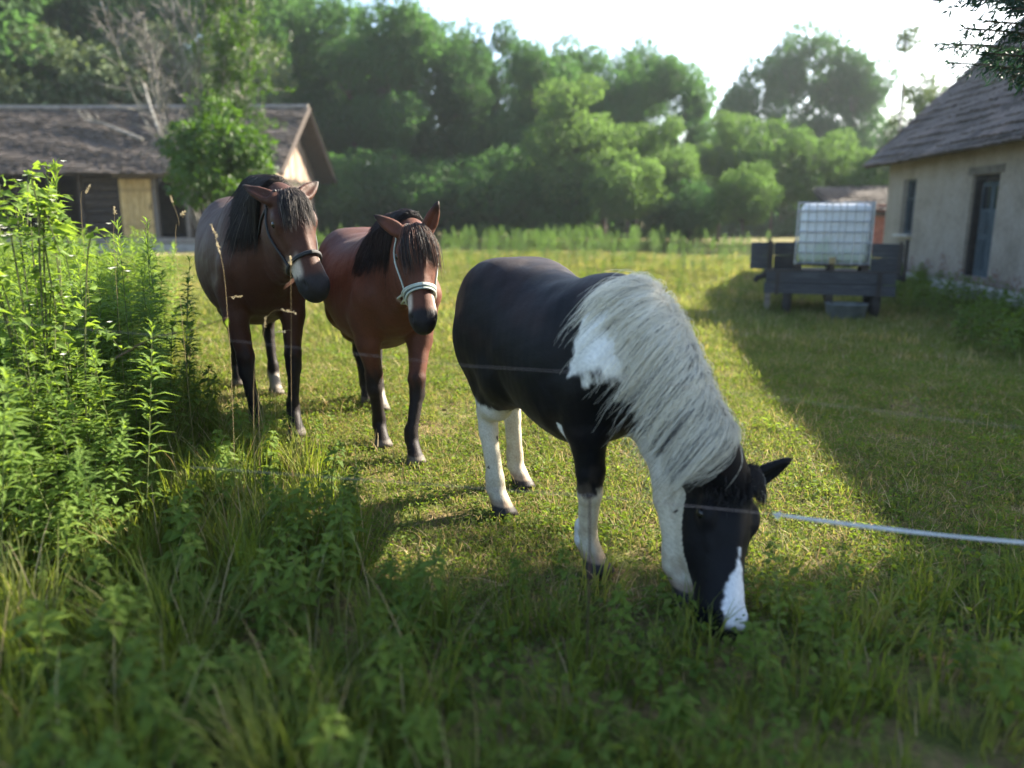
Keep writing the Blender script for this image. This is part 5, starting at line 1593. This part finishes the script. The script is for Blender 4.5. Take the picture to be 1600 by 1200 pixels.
for kind, u, v, y, lab, ws in (
        ('willow', 905, 160, 33, 'rounded pale green willow standing before the dark tree wall', .95),
        ('willow', 1040, 215, 32, 'pale willow right of the rounded one, above the pinto\'s neck', .95),
        ('sallow', 985, 250, 30, 'low pale bush between the two willows', 1.0),
        ('willow', 1130, 205, 36, 'yellowish willow below the sky gap', .85),
        ('sallow', 1165, 268, 29, 'bright low bush left of the white tank', .9),
        ('sallow', 1215, 205, 34, 'light green bush rising behind the white tank\'s left side', .9),
        ('sallow', 1300, 225, 35, 'yellow green bush above the white tank', .9),
        ('sallow', 1362, 262, 33, 'small green bush squeezed beside the farmhouse corner', .7),
        ('scrub', 520, 268, 34, 'dark scrub at the foot of the tree wall beside the barn gable', 1.2),
        ('scrub', 600, 262, 35, 'dark scrub behind the smaller bay horse\'s back', 1.2),
        ('scrub', 690, 270, 34, 'dark scrub behind the smaller bay horse\'s ears', 1.2),
        ('scrub', 780, 262, 35, 'dark scrub above the pinto\'s croup', 1.2),
        ('scrub', 860, 280, 33, 'dark scrub above the pinto\'s withers', 1.1),
        ('scrub', 1080, 300, 30, 'dark scrub patch left of the wagon behind the meadow', 1.0),
        ('scrub', 1100, 262, 38, 'scrub behind the bright low bush', 1.2),
        ('grey', 60, 95, 35, 'grey green bushy tree just over the left part of the barn roof', 1.1),
        ('grey', 165, 110, 36, 'grey green tree over the barn roof above the open bay', 1.1),
        ('grey', 260, 92, 37, 'grey green tree behind the dead stems', 1.0),
        ('grey', 375, 100, 36, 'grey green tree behind the right part of the barn roof', .9),
        ('grey', 1450, 150, 33, 'grey blue bushy tree behind the farmhouse roof slope', .8)):
    tree(kind, u, v, y, lab, 'bush' if kind in ('scrub', 'sallow') else 'tree', BG, ws)
# tall thin sapling over the farmhouse
cm, C = crown_mesh(91, .62, 1.0, 420, .13, LEAF_GREY, 12, .4)
p = at(1418, 62, 27); o = empty('thin_sapling', (p[0], 27, gz(p[0], 27))); tag(o, 'thin bare-stemmed sapling with a small tuft of leaves above the house roof', 'tree')
obj('crown', cm, o, (0, 0, p[2] - gz(p[0], 27)))
MB().tube(catmull([[0, 0, 0], [.05, 0, 3], [-.05, 0, p[2] - .2]], 5), np.linspace(.08, .03, 11), 6).build('trunk', DEADM, o, smooth=True)

q = np.random.default_rng(303); n_ = 36000
P_ = np.stack([q.uniform(-30, 42, n_), q.uniform(46, 52, n_), 0 * np.zeros(n_)], 1)
P_[:, 2] = ground_z(P_[:, 0], P_[:, 1]) + (3.6 + 2.4 * (P_[:, 0] < 8) + 1.6 * vnoise(P_, .12, 3)) * q.uniform(0, 1, n_)
V, F = leaves_mesh(P_, q.normal(0, 1, (n_, 3)), q.normal(0, .6, (n_, 3)) + [0, -.6, .6], .50, .36, .1, False)
tag(obj('far_thicket', Plant().add(V, F, LEAF_FAR).mesh('far_thicket')), kind='stuff')

# ---- round bush-headed tree before the barn
p = at(338, 252, 17.0)
g = gz(p[0], 17)
cm, C = crown_mesh(57, 1.12, 2.5, 5200, .14, LEAF_BUSH, 17, .36, shell=.3, fine=True, bottom=1.3)
o = empty('acacia_tree', (p[0], 17, g)); tag(o, 'small round-headed bright green tree in front of the barn roof', 'tree')
obj('crown', cm, o, (0, 0, p[2] - g))
obj('trunk', trunk_mesh(9, .8, .07, C, p[2] - g), o)
q = np.random.default_rng(77)


def dead_stems(name, base, tips, r0, mat, seed, twigs=14, leafy=0, lmat=None, label='', wood='dead_wood'):
    """stems from one foot, each with side twigs; tips relative to the foot"""
    q = np.random.default_rng(seed); root = empty(name, base); tag(root, label, 'tree')
    lp = Plant(); any_l = False
    for tp in tips:
        tp = np.array(tp, float); mb = MB()
        pts = catmull([[0, 0, 0], tp * .35 + q.normal(0, .10, 3), tp * .7 + q.normal(0, .12, 3), tp], 4)
        mb.tube(pts, np.linspace(r0, .008, len(pts)), 6)
        for k in range(twigs):
            i = q.integers(4, len(pts)); s_ = pts[i]; L = q.uniform(.4, 1.5) * (1.2 - i / len(pts) * .7)
            d = nrm(nrm(tp) * .9 + q.normal(0, .55, 3)); e = s_ + d * L; m_ = (s_ + e) / 2 + q.normal(0, .06, 3)
            mb.tube([s_, m_, e], [.011, .008, .004], 4)
            for _ in range(4):
                w = q.uniform(.3, 1); s2 = s_ * (1 - w) + e * w; e2 = s2 + nrm(d + q.normal(0, .6, 3)) * L * .4; mb.tube([s2, (s2 + e2) / 2 + q.normal(0, .02, 3), e2], [.005, .004, .002], 3)
                if leafy:
                    n_ = leafy; B = s2 + (e2 - s2) * q.uniform(0, 1, (n_, 1)) + q.normal(0, .05, (n_, 3)); Dv = q.normal(0, 1, (n_, 3))
                    V, F = leaves_mesh(B, Dv, q.normal(0, .5, (n_, 3)) + [0, 0, 1], .09 * q.uniform(.6, 1.2, n_), .05, .2, False); lp.add(V, F, lmat); any_l = True
        mb.build('stem', mat, root, smooth=True)
    if any_l: obj('leaves', lp.mesh('leaves'), root)
    return root


def rel(base, lst): return [at(u, v, y) - np.array(base) for u, v, y in lst]
b0 = at(322, 330, 18.2); b0[2] = gz(b0[0], 18.2)
dead_stems('dead_tree', b0, rel(b0, [(205, -20, 18.5), (255, -60, 18.2), (290, -40, 19), (170, 40, 18.3), (232, 70, 18.6), (272, -10, 18.5), (225, 20, 18.9), (305, -80, 18.4)]), .015, DEADM, 4, 30, 0, None, 'grey leafless stems fanning up over the barn roof')
dead_stems('sparse_tree', b0 + [.25, .3, 0], rel(b0 + [.25, .3, 0], [(372, -60, 18.6), (340, 20, 18.4), (395, 60, 18.7), (318, -30, 18.8), (352, 90, 18.5), (385, -20, 18.6)]), .016, DEADM, 6, 26, 16, LEAF_BUSH, 'grey stems with sparse yellow green leaves right of the leafless ones')
for (pts, lab) in (([(133, 188), (158, 192), (185, 203), (222, 218)], 'pale dead branch lying across the barn roof above the open bay'),
                   ([(225, 130), (236, 170), (250, 208)], 'pale dead limb resting on the roof left of the round tree')):
    P_ = []
    for u, v in pts:
        # meet the roof plane
        d = ray(u, v); t = 24.0
        while t < 32:
            w = np.array([0, 0, CAM_H]) + d * t
            zr = bz + EZ + slope * (w[1] - BY0) + .28
            if w[1] > BY0 - OH and w[2] < zr: break
            t += .03
        P_.append(w)
    mb = MB().tube(catmull(P_, 4), np.linspace(.03, .05, (len(P_) - 1) * 4 + 1), 6)
    for k in range(5):
        a = P_[0] + (P_[1] - P_[0]) * k / 5; mb.tube([a, a + [random.uniform(-.5, .1), -.1, random.uniform(.1, .4)]], [.014, .006], 4)
    tag(mb.build('dead_branch', DEADM, smooth=True), lab, 'branch')

# ---- spruce, upper right, standing beside the house end; its boughs shade the near ground
def spruce(loc, H0, R0, z0, seed, label, nb=7, skip=None):
    q = np.random.default_rng(seed); root = empty('spruce_tree', loc); tag(root, label, 'tree')
    MB().tube([[0, 0, -.1], [.03, 0, H0 * .5], [0, .02, H0]], [.17, .11, .02], 10).build('trunk', BARKM, root, smooth=True)
    Bp = Plant(); NB, ND = [], []
    z = z0
    while z < H0 - .3:
        rr = R0 * min(1, .92 + .06 * (z - z0)) * min(1, (H0 - z) / (H0 - 6.2)) ** .8 + .15
        for k in range(nb + (12 if z < 4.2 else 5 if z < 7.2 else 0)):
            a = q.uniform(0, 6.28); L = rr * q.uniform(.75, 1.12)
            if k >= nb: a = q.uniform(2.45, 3.0); L = q.uniform(.8, 1.05) * (2.75 + 1.3 * min(1, max(0, (z - 2.6) / .8)) if z < 5 else 3.9 - .5 * (z - 5))
            zz = z + q.uniform(-.15, .15)
            d = np.array([math.cos(a), math.sin(a), 0])
            pts = catmull([[0, 0, zz], d * L * .35 + [0, 0, zz + .02 * L], d * L * .75 + [0, 0, zz - .16 * L], d * L + [0, 0, zz - .14 * L]], 4)
            Bp.tube(pts, np.linspace(.022, .005, len(pts)), BARKM, 4)
            s_ = np.array([-d[1], d[0], 0])
            nt_ = int(L / .055)
            for j in range(nt_):
                t = .18 + .82 * j / nt_; i = t * (len(pts) - 1.001); ii_ = int(i); b = pts[ii_] * (1 - i + ii_) + pts[ii_ + 1] * (i - ii_)
                sgn = 1 if j % 2 else -1; tl = (.10 + .55 * (1 - t)) * min(1, L / 2) * q.uniform(.7, 1.2)
                e = b + s_ * sgn * tl + d * tl * .5 + [0, 0, -tl * q.uniform(.2, .55)]
                Bp.tube([b, e], [.004, .002], BARKM, 3)
                m_ = max(6, int(tl / .018)); w = q.uniform(0, 1, (m_, 1)); NB.append(b + (e - b) * w); ND.append(nrm(e - b) * .9 + q.normal(0, .65, (m_, 3)))
            m_ = 14; w = q.uniform(.8, 1.02, (m_, 1)); NB.append(pts[-3] + (pts[-1] - pts[-3]) * w); ND.append(d + q.normal(0, .6, (m_, 3)))
        z += .24
    B = np.vstack(NB); D = np.vstack(ND)
    V, F = leaves_mesh(B, D, q.normal(0, 1, B.shape), .052 * q.uniform(.7, 1.4, len(B)), .015, .1, False)
    obj('boughs', Bp.mesh('boughs'), root); obj('needles', Plant().add(V, F, NEEDLEM).mesh('needles'), root)
    return root


spruce((6.62, 3.85, gz(6.62, 3.85)), 10.0, 2.1, 2.6, 5, 'dark spruce whose drooping boughs hang in from the upper right corner')
# ------------------------------------------------------------------ electric fence
WIREM = plain('fence_wire', (.30, .24, .21), .5, .3)
TAPEM, nt, out = nodes_of('white_fence_tape')
tc = N(nt, 'ShaderNodeNewGeometry'); wv = noise(nt, 160, 2, tc.outputs['Position'])
r1 = ramp(nt, [(.3, (.33, .345, .37)), (.7, (.52, .535, .55))], wv.outputs[0])
b = N(nt, 'ShaderNodeBsdfPrincipled'); nt.links.new(r1.outputs[0], b.inputs['Base Color']); b.inputs['Roughness'].default_value = .5
nt.links.new(b.outputs[0], out.inputs[0])
RODM = surf_mat('rusty_rod', [(.3, (.03, .02, .015)), (.7, (.10, .06, .04))], 12, .8, .2, 40)
FY = 2.30
def sag(p, q, n=12, s=.02):
    t = np.linspace(0, 1, n)[:, None]; return np.array(p) * (1 - t) + np.array(q) * t - np.array([0, 0, 1]) * s * 4 * t * (1 - t)
knot = at(1214, 804, FY)
rodx = at(921, 800, FY - .02)[0]; rg = gz(rodx, FY - .02)
fence = empty('electric_fence', (rodx, FY - .02, rg))
tag(fence, 'thin electric fence of two wires on a rusty rod before the horses', 'fence')
O_ = np.array(fence.location)
up1 = at(370, 533, FY + .3); up2 = at(735, 572, FY + .05); up3 = at(921, 583, FY); up4 = at(1900, 700, FY - .1)
MB().tube(np.vstack([sag(up1, up2, 8, .0)[:-1], sag(up2, up3, 4, .0)[:-1], sag(up3, up4, 10, .01)]) - O_, .0006, 4).build('wire', WIREM, fence)
upL = at(-300, 470, FY + .6)
MB().tube(sag(upL, up1, 8, .01) - O_, .0006, 4).build('wire', WIREM, fence)
lo1 = at(300, 730, FY + .25); lo2 = at(921, 775, FY)
MB().tube(np.vstack([sag(lo1, lo2, 8, .0)[:-1], sag(lo2, knot, 8, .0)]) - O_, .0010, 5).build('wire', WIREM, fence)
MB().tube([(0, 0, -.2), (.004, 0, .5), (0, 0, lo2[2] - O_[2] + .01)], .0035, 6).build('rod', RODM, fence, smooth=True)
for p_ in (lo2,): MB().tube([p_ - O_ + [-.012, 0, 0], p_ - O_ + [.012, 0, 0]], .007, 8).build('insulator', DARKM, fence)
# tape: a woven ribbon tied to the wire
tape = empty('fence_tape', knot); tag(tape, 'white woven tape tied to the lower wire and running off to the right', 'tape')
endp = at(1800, 862, 2.12)
pts = sag(knot, endp, 26, .014) - knot
hwid = np.interp(np.linspace(0, 1, 26), [0, .03, .3, .5, 1], [.0022, .0048, .0062, .0042, .0078]); tw = np.interp(np.linspace(0, 1, 26), [0, .25, .45, .6, 1], [.9, .3, .9, .5, .35])
upv = np.stack([0 * tw, np.sin(tw), np.cos(tw)], 1)
th_ = np.array([0, .0006, 0])
V = np.concatenate([pts + upv * hwid[:, None] + th_, pts - upv * hwid[:, None] + th_, pts - upv * hwid[:, None] - th_, pts + upv * hwid[:, None] - th_])
Q = [[k * 26 + i, k * 26 + i + 1, ((k + 1) % 4) * 26 + i + 1, ((k + 1) % 4) * 26 + i] for k in range(4) for i in range(25)]
obj('ribbon', mesh_np('ribbon', V, np.array(Q), TAPEM), tape)
MB().tube(catmull([(-.012, 0, .006), (0, -.008, -.008), (.01, 0, .008), (.002, .008, -.004), (-.006, -.006, .006), (.012, -.004, 0)], 4), .0028, 6).build('knot', TAPEM, tape, smooth=True)
MB().tube(catmull([(0, 0, 0), (-.006, -.008, -.006), (.002, -.01, -.014)], 4), .0018, 5).build('loose_end', TAPEM, tape, smooth=True)

# ------------------------------------------------------------------ single stalks and sprays the photograph shows one by one
def stalk(pts, heads, label, name='grass_stalk', rad=.0007, seed=1, headL=.06, mat=STRAWM, group='dry seed stalks before the tall bay horse'):
    """pts: list of (u, v, y) from foot to tip; heads: (index along, direction du,dv, length)"""
    q = np.random.default_rng(seed); W_ = np.array([at(*p_) for p_ in pts]); foot = W_[0].copy(); foot[2] = gz(foot[0], foot[1])
    W_ = np.vstack([foot, W_[1:]]) - foot
    root = empty(name, foot); tag(root, label, 'grass stalk', group)
    c = catmull(W_, 5); MB().tube(c, np.linspace(rad * 1.3, rad * .7, len(c)), 5).build('stem', mat, root)
    for f, d, L in heads:
        i = min(len(c) - 1, int(f * (len(c) - 1))); s_ = c[i]; d = nrm(d); e = s_ + d * L * .6
        if f < .99: MB().tube([s_, s_ + (e - s_) * .6 + [0, 0, .004], e], rad * .6, 4).build('side_stem', mat, root)
        else: e = s_ - d * L * .5
        p_ = Plant(); n = 46; t = q.uniform(0, 1, (n, 1)); B = e + d * L * t + q.normal(0, .0022, (n, 3)) * (1.2 - t)
        V, F = leaves_mesh(B, d * 1.0 + q.normal(0, .45, (n, 3)), q.normal(0, 1, (n, 3)), .010 * q.uniform(.7, 1.3, n), .0038, 0, False); p_.add(V, F, SEEDM)
        obj('seed_head', p_.mesh('seed_head'), root)
    return root


stalk([(362, 740, 3.50), (362, 600, 3.50), (356, 500, 3.50), (349, 420, 3.50), (335, 362, 3.50)], [(1.0, (-.35, 0, 1), .07), (.80, (-.2, 0, 1), .05), (.62, (1, 0, .12), .045)], 'tall dry stalk with a nodding head in front of the tall bay\'s belly', seed=2)
stalk([(452, 760, 3.45), (455, 600, 3.45), (455, 500, 3.45), (454, 408, 3.45)], [(1.0, (0, 0, 1), .035), (.62, (-1, 0, -.1), .04)], 'thin straight stalk in front of the tall bay\'s muzzle', seed=3)
stalk([(392, 740, 3.35), (396, 610, 3.35), (408, 520, 3.35), (425, 487, 3.35), (449, 486, 3.35)], [(1.0, (1, 0, -.25), .07)], 'dry stalk bent over to the right between the tall bay\'s forelegs', seed=4)
stalk([(405, 760, 3.35), (404, 640, 3.35), (408, 560, 3.35), (414, 505, 3.35)], [(1.0, (.15, 0, 1), .05)], 'short dry stalk beside the bent one', seed=5)
stalk([(180, 520, 3.95), (180, 420, 3.95), (179, 330, 3.95)], [(1.0, (.05, 0, 1), .035)], 'thin stalk with a small head before the barn log wall', seed=6, group=None)
stalk([(130, 420, 3.95), (128, 350, 3.95), (137, 296, 3.95)], [(1.0, (.6, 0, 1), .045)], 'stalk with a reddish bent head before the open barn bay', seed=7, group=None)
stalk([(283, 480, 3.75), (276, 400, 3.75), (280, 350, 3.75), (268, 312, 3.75)], [(1.0, (-.2, 0, 1), .03), (.75, (.6, 0, .6), .03)], 'thin stalk before the barn doorway', seed=8, group=None)
# arched bramble shoot reaching towards the tall bay's leg
c = catmull([at(180, 560, 2.9), at(240, 528, 2.9), at(300, 515, 2.9), at(356, 496, 2.9)], 5); foot = c[0].copy()
ar = empty('bramble_shoot', foot); tag(ar, 'thin reddish bramble shoot arching right below the tall bay\'s belly', 'branch')
MB().tube(c - foot, np.linspace(.003, .0015, len(c)), 5).build('stem', plain('bramble_cane', (.10, .05, .03), .6), ar, smooth=True)
q = np.random.default_rng(5); n = 16; i_ = q.integers(0, len(c), n)
V, F = leaves_mesh((c - foot)[i_], q.normal(0, 1, (n, 3)) + [0, 0, .2], q.normal(0, .4, (n, 3)) + [0, 0, 1], .035, .02, .2, True)
obj('leaves', Plant().add(V, F, BROADM).mesh('leaves'), ar)
# weed stem by the tape knot
kx = at(1222, 1000, 2.36); g_ = gz(kx[0], 2.36); hh = at(1222, 800, 2.36)[2] - g_
hp_ = herb(141, hh, 22, .05, .022, BROADM, True, .3, .0018, .3)
ws = empty('weed_stem', (kx[0], 2.36, g_)); tag(ws, 'thin green weed stem standing under the tape knot', 'plant')
s_, l_ = Plant(), Plant(); s_.add(hp_.V[0], hp_.F[0], STEMM); l_.add(hp_.V[1], hp_.F[1] - len(hp_.V[0]), BROADM)
obj('stem', s_.mesh('stem'), ws); obj('foliage', l_.mesh('foliage'), ws)
# pale leafy weed at the lower right of the grazing head, dock-like plants in the near left shade
for k, (u, v, h, L, Wd, lab) in enumerate(((1180, 1010, .26, .07, .035, 'leafy weed standing just right of the grazing muzzle'), (1270, 960, .20, .08, .045, 'low broad weed right of the pinto\'s muzzle'),
        (1565, 1090, .30, .11, .05, 'upright broad-leaved weed at the lower right edge'), (1505, 1020, .20, .07, .04, 'small broad weed at the right, in the shade'),
        (300, 860, .42, .10, .06, 'broad-leaved weed standing out in the middle of the left verge'), (90, 1090, .45, .12, .045, 'nettle-like weed in the lower left corner'),
        (190, 1050, .42, .12, .045, 'nettle-like weed right of the lower left corner'), (400, 1090, .30, .11, .05, 'broad leafy weed in the shade at the bottom, left of the middle'),
        (640, 1000, .34, .09, .035, 'slender leafy weed in the shade left of the rusty rod'), (1060, 1120, .22, .08, .05, 'clover-like weed at the bottom right of the rusty rod'))):
    p_ = on_ground(u, min(1190, v + 60)); hp_ = herb(151 + k, h, int(16 + h * 40), L, Wd, BROADM, True, .35, .003, .35)
    ws = empty('broad_weed', (p_[0], p_[1], gz(p_[0], p_[1])), k * 1.3); tag(ws, lab, 'plant', 'broad-leaved weeds in the near verge')
    s_, l_ = Plant(), Plant(); s_.add(hp_.V[0], hp_.F[0], STEMM); l_.add(hp_.V[1], hp_.F[1] - len(hp_.V[0]), BROADM)
    obj('stem', s_.mesh('stem'), ws); obj('foliage', l_.mesh('foliage'), ws)
# ------------------------------------------------------------------ the milky morning air
m, nt, out = nodes_of('haze_air')
pv = N(nt, 'ShaderNodeVolumePrincipled'); pv.inputs['Color'].default_value = (.80, .92, 1, 1); pv.inputs['Density'].default_value = .0005; pv.inputs['Anisotropy'].default_value = .35
nt.links.new(pv.outputs[0], out.inputs['Volume'])
hz = MB().box((0, 45, 10.5), (160, 130, 25)).build('haze', m); hz['kind'] = 'stuff'
